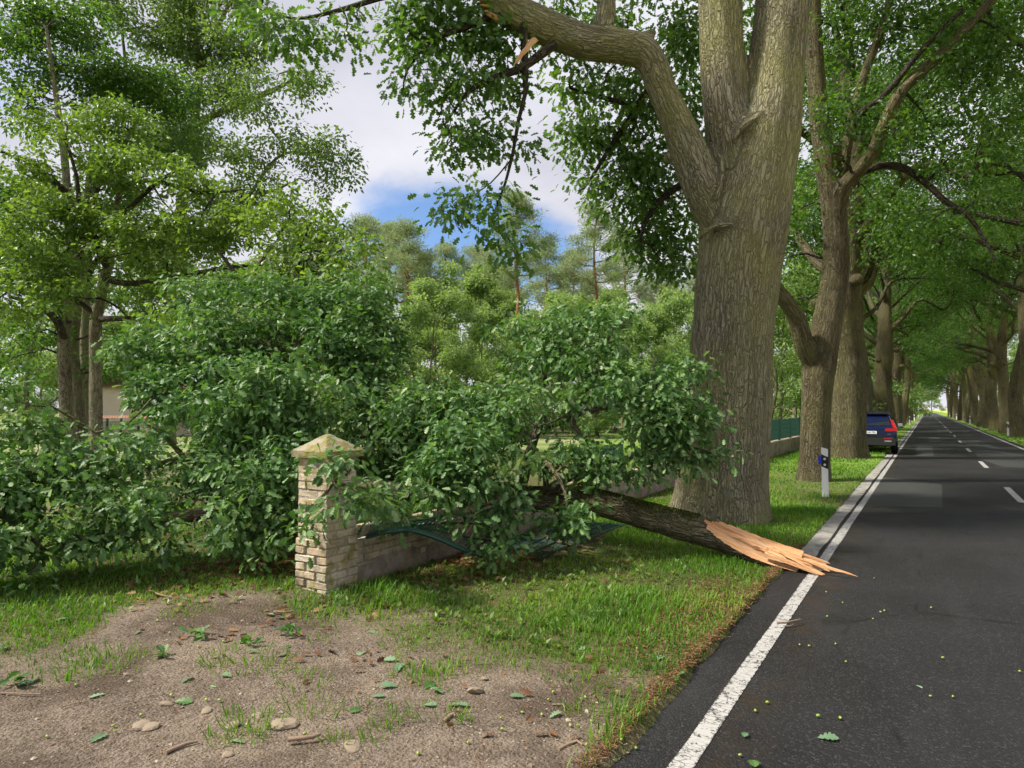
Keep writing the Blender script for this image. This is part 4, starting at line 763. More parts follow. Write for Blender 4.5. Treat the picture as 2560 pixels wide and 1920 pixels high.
ii, jj = np.meshgrid(np.arange(n_ - 1), np.arange(ns), indexing='ij'); j2 = (jj + 1) % ns
isw = (CL[ii, jj].astype(int) + CL[ii, j2] + CL[ii + 1, jj] + CL[ii + 1, j2]) >= 3
quad = np.stack([ii * ns + jj, ii * ns + j2, (ii + 1) * ns + j2, (ii + 1) * ns + jj], 2)
def compact(mb, Fq):
    ids, inv = np.unique(Fq, return_inverse=True); mb.add(VV.reshape(-1, 3)[ids], inv.reshape(-1, 4), CO.reshape(-1, 3)[ids])
compact(bark, quad[~isw]); compact(wood, quad[isw]); wood.add(VV[0], [list(range(ns))], CO[0])
child(bark.build('limb_bark', M['bark_limb'], smooth=True), limb); child(wood.build('torn_wood', M['wood'], smooth=False), limb)
# shards fanning out over the asphalt
road_dir = nrm(tipA - ax_pts[3]); e0 = AXP[0]; sv = np.cross(road_dir, [0, 0, 1.0])
for k in range(26):
    f = k / 25; off = .12 - .24 * f + rng.normal() * .015; l = rng.uniform(.10, .30) + (.30 if k in (6, 12) else 0); a = -.25 + .75 * f + rng.normal() * .08; w = rng.uniform(.014, .042)
    p = e0 + sv * off - road_dir * rng.uniform(.12, .36) + np.array([0, 0, rng.uniform(-.02, .07)]); q = e0 + sv * off + road_dir * l + sv * (-a) * l + np.array([0, 0, rng.uniform(-.13, -.02) + (.12 if k in (20, 23) else 0)])
    q[2] = max(q[2], 0.015 + .01 * (k % 4)); shard(p, q, w, rng.uniform(.008, .022), 'splinter', limb, rng)
for k in range(6):
    t = rng.uniform(.15, .8); j = int(t * len(AXP) * .22); p = AXP[j] + nvec * AXR[j] * (-.1 + .9 * t) + np.array([0, 0, .0]); shard(p, p + road_dir * rng.uniform(.25, .45) + nvec * .03, .03, .012, 'splinter', limb, rng)
# moss on top of the limb
ml = MB(); idx = rng.integers(int(len(AXP) * .2), int(len(AXP) * .8), 9000); aa = rng.normal(size=9000) * 0.50
nb_ = nrm(np.array([0, 0, 1.0]) - T[idx] * T[idx][:, 2:3]); bb = np.cross(T[idx], nb_); rad = AXR[idx] * 1.02
mp = AXP[idx] + nb_ * (np.cos(aa) * rad)[:, None] + bb * (np.sin(aa) * rad)[:, None]
leaves(ml, mp, nb_ + rng.normal(size=(9000, 3)) * .6, rng.normal(size=(9000, 3)), rng.uniform(.012, .03, 9000), DIA, rng.uniform(0, 1, 9000))
M['moss'] = leafmat('moss', (0.028, 0.040, 0.010), (0.055, 0.075, 0.014), (0.12, 0.13, 0.025), .15, .9, .1)
tag(child(ml.build('moss', M['moss']), limb), kind='stuff')
# limbs of the crown
br, lv = MB(), MB()
F0, F1 = ax_pts[5], fork
main = [(np.array([F1, F1 + np.array([-.3, .6, .5]), At(1230, 900, 9.3), At(1290, 780, 9.0), At(1330, 700, 8.9)]), np.array([.10, .08, .055, .035, .015])),
        (np.array([F0, At(1150, 960, 8.9), At(1180, 860, 9.2), At(1170, 770, 9.3)]), np.array([.09, .06, .045, .02])),
        (np.array([At(1180, 1060, 8.8), At(1280, 990, 8.5), At(1240, 900, 8.5), At(1420, 860, 8.4), At(1500, 830, 8.3)]), np.array([.06, .05, .04, .03, .012])),
        (np.array([ax_pts[4] + np.array([0, 0, .1]), At(1340, 1000, 8.6), At(1440, 960, 8.3), At(1560, 985, 8.1)]), np.array([.06, .045, .03, .012])),
        (np.array([ax_pts[7], At(760, 1000, 9.2), At(560, 960, 9.0), At(400, 990, 8.3), At(200, 1040, 7.6)]), np.array([.10, .09, .07, .05, .02])),
        (np.array([ax_pts[7], At(850, 900, 9.6), At(720, 800, 10.2), At(640, 740, 10.3), At(560, 700, 10.4)]), np.array([.09, .08, .06, .04, .02])),
        (np.array([At(760, 1000, 9.2), At(560, 1080, 8.0), At(380, 1120, 7.4), At(230, 1150, 7.0), At(105, 1195, 6.7)]), np.array([.09, .08, .07, .06, .045])),
        (np.array([fork, At(980, 1060, 8.3), At(900, 1080, 7.4), At(800, 1060, 6.6), At(720, 1040, 6.2)]), np.array([.06, .05, .035, .025, .012])),
        (np.array([At(1180, 1060, 8.8), At(1180, 1000, 8.0), At(1220, 1060, 7.7), At(1225, 1130, 7.6)]), np.array([.04, .03, .02, .01])),
        (np.array([At(1050, 1050, 8.6), At(1040, 1000, 7.8), At(1075, 1090, 7.4), At(1080, 1190, 7.2)]), np.array([.035, .025, .018, .008])),
        (np.array([At(400, 990, 8.3), At(330, 920, 8.2), At(270, 918, 8.2), At(205, 935, 8.1), At(190, 925, 8.0)]), np.array([.03, .025, .018, .012, .005]))]
limbs_as_parts(main, limb, M['bark_limb'], 10, .12, .08)
pool = pool_of(*main)
FB = [(1290, 745, 120, 75, 8.8, .6), (1410, 770, 105, 75, 8.6, .55), (1190, 790, 95, 75, 9.2, .6), (1340, 880, 165, 85, 8.3, .6), (1500, 830, 50, 45, 8.3, .3), (1455, 900, 90, 50, 8.2, .4), (1545, 985, 45, 28, 8.0, .2), (1460, 985, 80, 35, 8.1, .3), (1160, 920, 120, 90, 8.4, .6), (1260, 1000, 130, 48, 7.9, .4), (1380, 990, 80, 50, 8.1, .35), (1225, 1075, 45, 55, 7.6, .22, 2.2), (1215, 1135, 34, 32, 7.5, .18, 2.5),
      (1085, 1100, 40, 48, 7.3, .22, 2.2), (1080, 1180, 36, 40, 7.2, .18, 2.5), (1000, 980, 120, 75, 7.6, .5), (950, 1040, 100, 48, 7.2, .35), (880, 1075, 70, 32, 6.9, .25), (1030, 1030, 80, 50, 7.5, .35), (770, 1010, 60, 35, 6.15, .2, 1.8), (745, 1080, 55, 42, 6.05, .18, 2.0), (800, 1090, 55, 45, 6.2, .2, 1.8), (650, 1130, 40, 22, 6.1, .15), (905, 900, 85, 70, 9, .6), (1000, 900, 60, 50, 9, .5), (930, 815, 50, 45, 9.4, .4),
      (560, 870, 170, 95, 8.7, .8), (720, 900, 110, 80, 8.8, .7), (600, 960, 140, 75, 8.2, .6), (440, 930, 130, 70, 8.2, .7), (470, 1030, 160, 75, 7.6, .6), (310, 1010, 160, 70, 7.4, .6), (150, 1010, 150, 70, 7.2, .6), (30, 1040, 110, 60, 7, .5), (130, 1110, 130, 65, 6.8, .5), (30, 1180, 110, 60, 6.5, .45), (60, 1240, 70, 30, 6.4, .3), (330, 1100, 120, 50, 7.0, .4), (240, 1160, 70, 45, 6.8, .3), (560, 1090, 80, 60, 7.2, .45), (320, 1190, 50, 35, 6.8, .25), (570, 1190, 35, 35, 6.9, .2), (20, 940, 70, 45, 7.2, .4),
      (620, 760, 150, 80, 10, .8), (740, 690, 90, 65, 10.4, .7), (790, 620, 50, 60, 10.6, .6), (450, 770, 110, 65, 9.8, .7), (380, 850, 90, 50, 9.2, .6), (780, 800, 70, 80, 10, .7), (520, 680, 90, 50, 10.2, .7), (400, 690, 60, 40, 10.0, .5), (680, 1010, 60, 60, 7.6, .4), (-60, 1100, 80, 90, 6.6, .5), (20, 860, 55, 60, 7.4, .35),
      (420, 1140, 120, 45, 7.3, .4), (540, 1150, 80, 42, 7.3, .35), (620, 1070, 60, 75, 7.7, .4), (400, 1070, 150, 50, 8.3, .5), (250, 1070, 110, 55, 7.6, .5), (180, 1150, 90, 40, 6.9, .3), (470, 1180, 60, 26, 7.1, .3), (560, 1000, 150, 70, 9.4, .6), (860, 960, 100, 60, 9.6, .6), (1060, 900, 80, 70, 9.4, .5), (760, 960, 80, 60, 9.4, .6),
      (570, 650, 110, 55, 10.8, .7), (700, 610, 80, 50, 11, .7), (430, 640, 80, 45, 10.8, .6), (330, 760, 70, 50, 10, .6), (840, 740, 40, 60, 10.6, .5), (1130, 720, 50, 40, 9.4, .4), (1240, 690, 60, 40, 9.1, .4), (1370, 700, 60, 40, 8.8, .4), (860, 1118, 60, 24, 6.7, .2), (1010, 1108, 60, 28, 7.2, .25)]
CLUMP, OUTL = 0.46, 0.28
G = foliage(rng, [scr_blob(*b) for b in FB], pool, 168, 22, 0.100, 0.096, OAK, br, MB(), 0.02, 0.005, 0.3, 0.2, up=0.9, droop=0.45, sag=0.05)
lp, lt, ln, lz, lr = [np.concatenate([g[k] for g in G]) for k in range(5)]
keep = lp[:, 2] > 0.05; lp, lt, ln, lz, lr = [a[keep] for a in (lp, lt, ln, lz, lr)]
# the 300 leaves that show largest are parts of their own
rel = lp - CP; dep = rel @ FW; u_ = rel @ RT / dep; v_ = rel @ UP / dep; infr = (abs(u_) < .72) & (abs(v_) < .54)
cell = np.floor(u_ * 40) * 1000 + np.floor(v_ * 40); order = np.argsort(np.where(infr, dep / lz, 1e9)); cnt, pick = {}, []
for i_ in order:
    c = cell[i_]
    if cnt.get(c, 0) < 4: cnt[c] = cnt.get(c, 0) + 1; pick.append(i_)
    if len(pick) == 300: break
pick = np.array(pick); rest = np.ones(len(lp), bool); rest[pick] = False
leaves(lv, lp[rest], lt[rest], ln[rest], lz[rest], OAK, lr[rest])
tag(child(br.build('branchwork', M['bark_limb'], smooth=True), limb), kind='stuff'); tag(child(lv.build('crown', M['leaf_fallen']), limb), kind='stuff')
lmesh = []
for k in range(5):
    m = MB(); leaves(m, np.zeros((1, 3)), np.array([[0, 1.0, 0]]), np.array([[0, 0, 1.0]]), np.array([1.0]), OAK_FINE, np.array([.15 + .18 * k])); o = m.build('leaf_model', M['leaf_fallen']); lmesh.append(o.data); bpy.data.objects.remove(o)
for k, i_ in enumerate(pick):
    y = Vector(nrm(lt[i_])); x = y.cross(Vector(ln[i_])).normalized(); z = x.cross(y)
    o = bpy.data.objects.new('leaf', lmesh[k % 5]); COL.objects.link(o); mt = Matrix((x, y, z)).transposed().to_4x4(); o.parent = limb
    o.matrix_basis = Matrix.Translation(Vector(lp[i_]) - Vector(tipA)) @ mt @ Matrix.Scale(lz[i_], 4)

# ------------------------------------------------------------------ brick pillar and garden wall
import bmesh
rng = np.random.default_rng(8)
def brick_mesh(name, l, w, h, seed):
    r = random.Random(seed); bm = bmesh.new(); bmesh.ops.create_cube(bm, size=1)
    for v in bm.verts: v.co = Vector((v.co.x * l, v.co.y * w, v.co.z * h))
    bmesh.ops.bevel(bm, geom=list(bm.edges), offset=0.007, segments=1, affect='EDGES')
    for v in bm.verts: v.co += Vector((r.uniform(-1, 1), r.uniform(-1, 1), r.uniform(-1, 1))) * 0.0038
    me = bpy.data.meshes.new(name); bm.to_mesh(me); bm.free(); me.materials.append(M['brick']); return me
PX1, PY0, PS = -4.83, 4.60, 0.40
pil = empty('brick_gate_pillar', (PX1 - PS / 2, PY0 + PS / 2, 0), 'pale square brick gate pillar with mossy pyramid cap at the wall end', 'pillar')
stretch = [brick_mesh('brick', .262, .122, .066, k) for k in range(6)]; wstretch = [brick_mesh('brick', .235, .06, .066, 20 + k) for k in range(6)]; edgeb = [brick_mesh('brick', .066, .27, .105, 40 + k) for k in range(5)]
def piece(me, loc, rz, parent, rx=0.0, ry=0.0):
    o = bpy.data.objects.new('brick', me); COL.objects.link(o); o.parent = parent; o.location = Vector(loc) - Vector(parent.location); o.rotation_euler = (rx, ry, rz); return o
CH = 0.077
for c in range(17):
    s = PS / 2 + (0.010 if c < 7 else -0.004); z = 0.0 + c * CH + CH / 2 - 0.02; cx, cy_ = pil.location.x, pil.location.y
    for q in range(4):
        a = q * math.pi / 2; off = (s - 0.131) * (1 if c % 2 else -1); d = s - 0.061 + rng.normal() * 0.003
        lx, ly = off, -d; x = cx + lx * math.cos(a) - ly * math.sin(a); y = cy_ + lx * math.sin(a) + ly * math.cos(a)
        piece(stretch[int(rng.integers(6))], (x, y, z + rng.normal() * 0.0015), a + rng.normal() * 0.008 + (math.pi if rng.uniform() < .5 else 0), pil, ry=rng.normal() * .006)
core = MB().box((pil.location.x, pil.location.y, .645), (PS / 2 - .009, PS / 2 - .009, .655)).build('mortar_core', M['mortar']); child(core, pil)
g = 16; u = np.linspace(-1, 1, g + 1); XX, YY = np.meshgrid(u, u); hgt = 1 - np.maximum(abs(XX), abs(YY)); hgt = np.where(hgt > .93, .93 + (hgt - .93) * .3, hgt)
CS = .245; V = np.stack([XX * CS, YY * CS, 1.355 + hgt * .165], 2).reshape(-1, 3); V[:, :2] += (np.stack([fbm(V * 9, 3), fbm(V * 9 + 5, 3)], 1) - .5) * .018; V[:, 2] += (fbm(V * 14 + 3, 3) - .5) * .016
V[:, :2] += np.array([pil.location.x, pil.location.y]); i = np.arange(g)[:, None] * (g + 1) + np.arange(g)[None, :]; Fc = np.stack([i, i + 1, i + g + 2, i + g + 1], 2).reshape(-1, 4)
ring = [(0, k) for k in range(g)] + [(k, g) for k in range(g)] + [(g, k) for k in range(g, 0, -1)] + [(k, 0) for k in range(g, 0, -1)]; rid = [a * (g + 1) + b for a, b in ring]
low = V[rid].copy(); low[:, 2] = 1.292 + (fbm(low * 12, 2) - .5) * .012; m = MB().add(np.vstack([V, low]), [list(f) for f in Fc] + [[rid[k], len(V) + k, len(V) + (k + 1) % len(rid), rid[(k + 1) % len(rid)]][::-1] for k in range(len(rid))] + [[len(V) + k for k in range(len(rid))]])
child(m.build('pyramid_cap', M['cap'], smooth=False), pil)

WX0, WX1, WY0, WY1, WH = -5.12, -4.86, 5.02, 46.0, 0.46
wall = empty('garden_wall', (WX1, WY0, 0), 'low weathered brick wall under the fence, running from the pillar along the road', 'wall')
child(MB().box(((WX0 + WX1) / 2 - .006, (WY0 + 13) / 2, WH / 2 - .02), ((WX1 - WX0) / 2 - .016, (13 - WY0) / 2, WH / 2 - .01)).build('mortar_core', M['mortar']), wall)
child(MB().box(((WX0 + WX1) / 2, (13 + WY1) / 2, .27), ((WX1 - WX0) / 2, (WY1 - 13) / 2, .29)).build('far_stretch', M['plaster']), wall)
ny_ = 150; V, Fp = [], []
for k in range(ny_ + 1):
    y = WY0 + (13 - WY0) * k / ny_
    for j in range(7):
        top = .25 + .09 * (fbm([[y * 1.3, 0, 0]], 3)[0] - .5) * 2 + .05 * (vnoise([[y * 7, 3, 0]])[0] - .5); z = -.04 + (top + .04) * j / 6; V.append((WX1 + .012 + .012 * (fbm([[y * 5, z * 5, 2]], 3)[0] - .5) - (.018 if j == 6 else 0), y, z))
for k in range(ny_):
    for j in range(6): a = k * 7 + j; Fp.append((a, a + 7, a + 8, a + 1))
child(MB().add(np.array(V), np.array(Fp)).build('plaster_skirt', M['plaster'], smooth=True), wall)
for c in range(2, 6):
    y = WY0 + (.12 if c % 2 else 0.0) + .12; e = 12.9 if c == 5 else 9.4
    while y < e:
        piece(wstretch[int(rng.integers(6))], (WX1 - .028 + rng.normal() * .006, y, c * CH + CH / 2 - .01 + rng.normal() * .002), math.pi / 2 + rng.normal() * .015, wall, ry=rng.normal() * .012); y += .249
y = WY0 + .04
while y < 12.9:
    piece(edgeb[int(rng.integers(5))], ((WX0 + WX1) / 2 + .005 + rng.normal() * .008, y, WH + .045 + rng.normal() * .006), math.pi / 2 * 0 + rng.normal() * .03, wall, ry=rng.normal() * .02); y += .0775

# ------------------------------------------------------------------ fences
def rod(name, pts, r, parent, mat, sides=5, step=.12): return child(MB().tube(np.array(pts), np.full(len(pts), r), sides, step, cap=True).build(name, mat, smooth=True), parent)
# crushed panel sliding off the wall beside the pillar
p1 = empty('crushed_fence_panel', (WX1, 5.3, .5), 'green wire fence panel bent down over the wall beside the brick pillar', 'fence panel')
fr = [OnX(792, 1163, -4.80), At(845, 1150, 6.35), At(890, 1149, 6.6), At(945, 1166, 6.75), At(1000, 1190, 6.9), At(1050, 1207, 7.1)]
bk = [At(800, 1132, 7.0), At(860, 1125, 7.3), At(930, 1118, 7.6), At(1000, 1104, 7.9), At(1060, 1094, 8.1), At(1125, 1082, 8.3)]
FA, _ = spline(np.array(fr), np.ones(6), .03); FBk, _ = spline(np.array(bk), np.ones(6), .03)
FA = FA[np.linspace(0, len(FA) - 1, 54).astype(int)]; FBk = FBk[np.linspace(0, len(FBk) - 1, 54).astype(int)]
for k in range(54): rod('bar', [FA[k], (FA[k] + FBk[k]) / 2 + np.array([0, 0, -.04 + .03 * math.sin(k * .3)]), FBk[k]], .0055, p1, M['fence'], 4, .3)
for t, nm in ((.0, 'bent_rail'), (.3, 'cross_wire'), (.62, 'cross_wire'), (.9, 'cross_wire')):
    Q = FA + (FBk - FA) * t + np.array([0, 0, -.16 * t * (1 - t) + .008]); rod(nm, Q[::4], .009 if t else .018, p1, M['fence'], 6, .1)
m = MB(); Q = FA[:46] + np.array([0, 0, .0]); top = Q + np.array([0, 0, .045]); m.add(np.vstack([Q, top, Q + np.array([-.035, 0, .02])]), np.array([(k, k + 1, 47 + k - 0, 46 + k) for k in range(45)] + [(46 + k, 47 + k, 93 + k, 92 + k) for k in range(45)])); child(m.build('sheet_strip', M['fence']), p1)
# second panel lying on the grass
p2 = empty('fallen_fence_panel', Gnd(1200, 1170), 'green wire fence panel lying flat on the grass under the limb', 'fence panel')
c00, c10, c11, c01 = Gnd(1060, 1180, .09), Gnd(1172, 1205, .09), Gnd(1352, 1134, .09), Gnd(1222, 1126, .10)
bil = lambda u, v: (c00 * (1 - u) * (1 - v) + c10 * u * (1 - v) + c11 * u * v + c01 * (1 - u) * v) + np.array([0, 0, .05 * math.sin(u * 3.1) * math.sin(v * 3.0)])
for k in range(46): v = k / 45; rod('bar', [bil(0, v), bil(.5, v), bil(1, v)], .0055, p2, M['fence'], 4, .4)
for u in (0.02, .25, .5, .75, .98): rod('cross_wire', [bil(u, v) + np.array([0, 0, .007]) for v in np.linspace(0, 1, 6)], .010, p2, M['fence'], 5, .3)
rod('broken_branch', [Gnd(1195, 1165, .12), Gnd(1240, 1178, .13), Gnd(1282, 1183, .12)], .022, p2, M['stick'], 8) if False else None
bb_ = MB().tube(np.array([Gnd(1150, 1150, .13), Gnd(1215, 1172, .13), Gnd(1284, 1186, .12)]), [.03, .025, .02], 8, .1, cap=True, lump=.1).build('broken_branch', M['bark_limb'], smooth=True); tag(bb_, 'short broken branch stub lying on the flat fence panel', 'branch')
# standing fence on the wall beyond the great oak
def standing(name, label, x, ys, z0, z1, bar, parent=None, horiz=False):
    f = empty(name, (x, ys[0], 0), label, 'fence')
    for y in ys: child(MB().box((x, y, (z0 + z1) / 2 - .1), (.045, .045, (z1 - z0) / 2 + .1)).build('post', M['fence']), f)
    m = MB()
    for y in np.arange(ys[0], ys[-1], bar): m.box((x, y, (z0 + z1) / 2), (.005, .006, (z1 - z0) / 2 - .03))
    tag(child(m.build('wire_bars', M['fence']), f), kind='stuff')
    for z in np.linspace(z0 + .06, z1 - .06, 5): child(MB().box((x + .008, (ys[0] + ys[-1]) / 2, z), (.004, (ys[-1] - ys[0]) / 2, .005)).build('rail', M['fence']), f)
    return f
standing('wire_fence', 'green wire fence standing on the wall between great oak and parked car', -4.99, np.arange(13.4, 45, 2.5), .56, 1.40, .05)
yf = empty('garden_fence', Gnd(1300, 1050), 'green picket fence seen through the fallen crown against bright grass', 'fence')
fa_, fb_ = gb(1240, 15.5), gb(1345, 17.0)
for k in range(34): t = k / 33; p = fa_ + (fb_ - fa_) * t; child(MB().box((p[0], p[1], .45), (.012, .012, .45)).build('picket', M['fence']), yf)
for z in (.12, .8): rod('rail', [fa_ + np.array([0, 0, z]), fb_ + np.array([0, 0, z])], .015, yf, M['fence'], 5, 5)
lf = empty('mesh_fence', gb(110, 30), 'dark green posts of a mesh fence left of the slim oaks', 'fence')
for x in (100, 106, 113, 121, 129, 152, 176, 200, 232, 262, 300): p = gb(x, 30 + (x - 100) * .01); child(MB().box((p[0], p[1], .65), (.04, .04, .7)).build('post', M['fence']), lf)
q0, q1 = gb(100, 30), gb(300, 32)
m = MB()
for k in range(130): t = k / 129; p = q0 + (q1 - q0) * t; m.box((p[0], p[1], .62), (.006, .006, .6))
for z in np.arange(.1, 1.2, .12): m.tube(np.array([q0 + [0, 0, z], q1 + [0, 0, z]]), [.006, .006], 4, 6)
tag(child(m.build('wire_mesh', M['fence_dark']), lf), kind='stuff')

# ------------------------------------------------------------------ house and tiled wall on the left
hs = empty('plaster_house', gb(310, 44), 'pale plastered house wall seen between the slim oaks', 'house')
h0, h1 = gb(205, 44), gb(420, 46); hv = nrm((h1 - h0)[:2]); hr = math.atan2(hv[1], hv[0]); hc = (h0 + h1) / 2; hl = np.linalg.norm(h1 - h0)
child(MB().box((hc[0] - hv[1] * 3, hc[1] + hv[0] * 3, 1.55), (hl / 2, 3, 1.6), hr).build('wall', M['house']), hs)
rf = MB(); nrm2 = np.array([-hv[1], hv[0]]); A_ = hc[:2] - hv * hl * .53; B_ = hc[:2] + hv * hl * .53
rv = np.array([[*(A_ - nrm2 * .3), 3.16], [*(B_ - nrm2 * .3), 3.16], [*(B_ + nrm2 * 3), 3.7], [*(A_ + nrm2 * 3), 3.7], [*(B_ + nrm2 * 6.3), 3.16], [*(A_ + nrm2 * 6.3), 3.16]]); rf.add(rv, [[0, 1, 2, 3], [3, 2, 4, 5], [0, 3, 5], [1, 4, 2]]); child(rf.build('roof', M['tile']), hs)
for t in (.60, .84):
    p = h0 + (h1 - h0) * t - np.array([*nrm2, 0]) * .03; w = child(MB().box((p[0], p[1], 1.55), (.45, .04, .6), hr).build('window', M['black']), hs); fr_ = MB()
    for dx in (-.47, .47, 0): fr_.box((p[0] + hv[0] * dx, p[1] + hv[1] * dx, 1.55), (.03, .06, .62), hr)
    child(fr_.build('window_frame', M['white']), hs)
tw = empty('tiled_wall', gb(310, 36), 'low white wall with red tile coping behind the slim oaks', 'wall')
w0, w1 = gb(215, 36), gb(375, 37); wv = nrm((w1 - w0)[:2]); wr_ = math.atan2(wv[1], wv[0]); wc = (w0 + w1) / 2; wl_n = np.linalg.norm(w1 - w0)
child(MB().box((wc[0], wc[1], .62), (wl_n / 2, .12, .62), wr_).build('wall_body', M['house']), tw)
tm = MB(); nt_t = 9
for k in range(nt_t): a = math.pi * k / (nt_t - 1); tm.add(np.zeros((0, 3)), []) if False else None
ca = np.linspace(0, math.pi, 7); tv = np.vstack([np.stack([np.cos(ca) * .065, np.full(7, -.22), np.sin(ca) * .05], 1), np.stack([np.cos(ca) * .055, np.full(7, .22), np.sin(ca) * .05 + .14], 1)])
o = MB().add(tv, np.array([(k, k + 1, k + 8, k + 7) for k in range(6)])).build('tile_model', M['tile'], smooth=True); tile_me = o.data; bpy.data.objects.remove(o)
for k in range(int(wl_n / .125)):
    p = w0[:2] + wv * (k + .5) * .125; o = bpy.data.objects.new('tile', tile_me); COL.objects.link(o); o.parent = tw; o.location = Vector((p[0], p[1], 1.26)) - Vector(tw.location); o.rotation_euler = (0, 0, wr_)
sh = empty('garden_shed', gb(860, 46), 'low grey shed roof glimpsed behind the fallen crown', 'shed'); sc_ = gb(858, 46)
child(MB().box((sc_[0], sc_[1], .9), (1.9, 1.2, .9), YAW).build('wall', M['fence_dark']), sh); child(MB().box((sc_[0], sc_[1], 1.86), (2.1, 1.4, .07), YAW).build('roof', M['mortar']), sh)

# ------------------------------------------------------------------ marker posts along the road
def marker(loc, label, blue=False, rz=0.0):
    r = empty('marker_post', loc, label, 'marker post', 'white marker posts along the road'); r.rotation_euler = (0, 0, rz)
    sec = np.array([(-.06, -.035), (.06, -.035), (.055, .02), (.02, .06), (-.02, .06), (-.055, .02)])
    def slab(name, f0, f1, mat, sc=1.0):
        lo = np.array([(x * sc, y * sc, f0(x)) for x, y in sec]); hi = np.array([(x * sc, y * sc, f1(x)) for x, y in sec])
        o = MB().add(np.vstack([lo, hi]), [[0, 1, 2, 3, 4, 5][::-1], [6, 7, 8, 9, 10, 11]] + [[k, (k + 1) % 6, 6 + (k + 1) % 6, 6 + k] for k in range(6)]).build(name, mat); o.parent = r; return o
    sl = lambda h: (lambda x: h - x * 0.45)
    slab('shaft', lambda x: -.1, sl(.60), M['white']); band = slab('black_band', sl(.60), sl(.84), M['black'], 1.01); slab('top', sl(.84), lambda x: .985 - x * .28, M['white'])
    for z in (.66, .775):
        a = np.arange(10) / 10 * 6.283; o = MB().add(np.vstack([np.stack([np.cos(a) * .024, np.full(10, -.037), np.sin(a) * .024 + z], 1), np.stack([np.cos(a) * .022, np.full(10, -.044), np.sin(a) * .022 + z], 1)]), [list(range(10, 20))] + [[k, (k + 1) % 10, 10 + (k + 1) % 10, 10 + k] for k in range(10)]).build('reflector', M['reflector']); o.parent = r
    if blue: o = MB().box((-.085, .0, .75), (.03, .035, .075)).build('blue_reflector', M['blue']); o.parent = r
    return r
mk = Gnd(1783, 1076); marker(mk, 'nearest white marker post with black band and blue side reflector, on the left verge', True, .12)
for k, (x, y) in enumerate([(-1.75, 90), (-1.75, 122), (-1.75, 148), (-1.75, 172)]): marker((x, y, 0), 'marker post left of the road, %s beyond the parked car' % ORD[k])
for k, (x, y) in enumerate([(4.35, 53.5), (4.35, 99), (4.35, 143), (4.35, 186)]): marker((x, y, 0), 'marker post right of the road, %s from the viewer' % ORD[k])

# ------------------------------------------------------------------ parked car
M['car_paint'] = simple('blue_car_paint', (0.005, 0.010, 0.045), 0.18, 0.6, var=.05, bump=0)
M['glass'] = simple('car_glass', (0.02, 0.022, 0.025), 0.05, 0.9, var=0, bump=0); M['trim'] = simple('dark_trim', (0.018, 0.018, 0.019), .55, .4); M['lamp'] = simple('red_lamp', (0.42, 0.012, 0.012), .2, .6, var=.1, bump=0)
M['chrome'] = simple('chrome', (.7, .7, .7), .2, .5, 1.0, var=.02, bump=0); M['tyre'] = simple('tyre', (.012, .012, .012), .8, .2); M['rim'] = simple('rim', (.32, .32, .33), .3, .5, .8)
cpos = Gnd(1929.5, 981.3); CXc = cpos[0] - .80
car = empty('parked_car', (CXc, cpos[1] - .55, 0), 'dark blue sport utility car parked on the verge behind the thick oak', 'car'); car.rotation_euler = (0, 0, RAD(2.5)); car.scale = (1.06, 1, 1)
def cpart(mb, name, mat, parent=None, smooth=False): o = mb.build(name, mat, smooth=smooth); o.parent = parent or car; return o
stn = [(0, .42, .80, .97, .80, .82, .76), (.06, .36, .88, 1.05, .90, .90, .82), (.14, .34, .96, 1.12, .925, .92, .80), (.34, .32, 1.02, 1.38, .93, .915, .71), (.52, .30, 1.03, 1.58, .93, .91, .655), (.8, .29, 1.03, 1.64, .93, .91, .66), (1.9, .27, 1.02, 1.675, .93, .92, .68), (2.7, .27, 1.0, 1.63, .93, .92, .67), (3.25, .27, .99, 1.28, .93, .91, .73), (3.6, .27, .96, 1.05, .93, .90, .80), (4.4, .31, .86, .93, .89, .85, .75), (4.69, .38, .66, .74, .76, .74, .6)]
V = []
for y, z0, zb, zt, wl2, wb, wr2 in stn:
    half = [(0, z0), (wl2 * .9, z0), (wl2, z0 + .16), (wl2, zb * .72), (wb, zb), (wr2, zt - .04), (wr2 * .85, zt), (0, zt + .012)]
    V += [(x, y, z) for x, z in half] + [(-x, y, z) for x, z in half[-2:0:-1]]
nn_ = 14; Fb = [[k * nn_ + j, k * nn_ + (j + 1) % nn_, (k + 1) * nn_ + (j + 1) % nn_, (k + 1) * nn_ + j][::-1] for k in range(len(stn) - 1) for j in range(nn_)] + [list(range(nn_))[::1], [(len(stn) - 1) * nn_ + j for j in range(nn_)][::-1]]
body = cpart(MB().add(np.array(V), Fb), 'body', M['car_paint'], smooth=False)
q4 = lambda *p: MB().add(np.array(p), [[0, 1, 2, 3]])
cpart(MB().add(np.array([(-.70, .135, 1.135), (.70, .135, 1.135), (.60, .475, 1.525), (-.60, .475, 1.525), (-.70, .17, 1.12), (.70, .17, 1.12), (.60, .51, 1.51), (-.60, .51, 1.51)]), [[0, 1, 2, 3], [7, 6, 5, 4], [0, 4, 5, 1], [1, 5, 6, 2], [2, 6, 7, 3], [3, 7, 4, 0]]), 'rear_window', M['glass'])
cpart(MB().box((0, .50, 1.60), (.63, .13, .022)), 'spoiler', M['trim']); cpart(MB().box((0, .0, .52), (.86, .05, .15)), 'lower_bumper', M['trim']); cpart(MB().box((0, -.02, .72), (.60, .012, .012)), 'tailgate_seam', M['trim'])
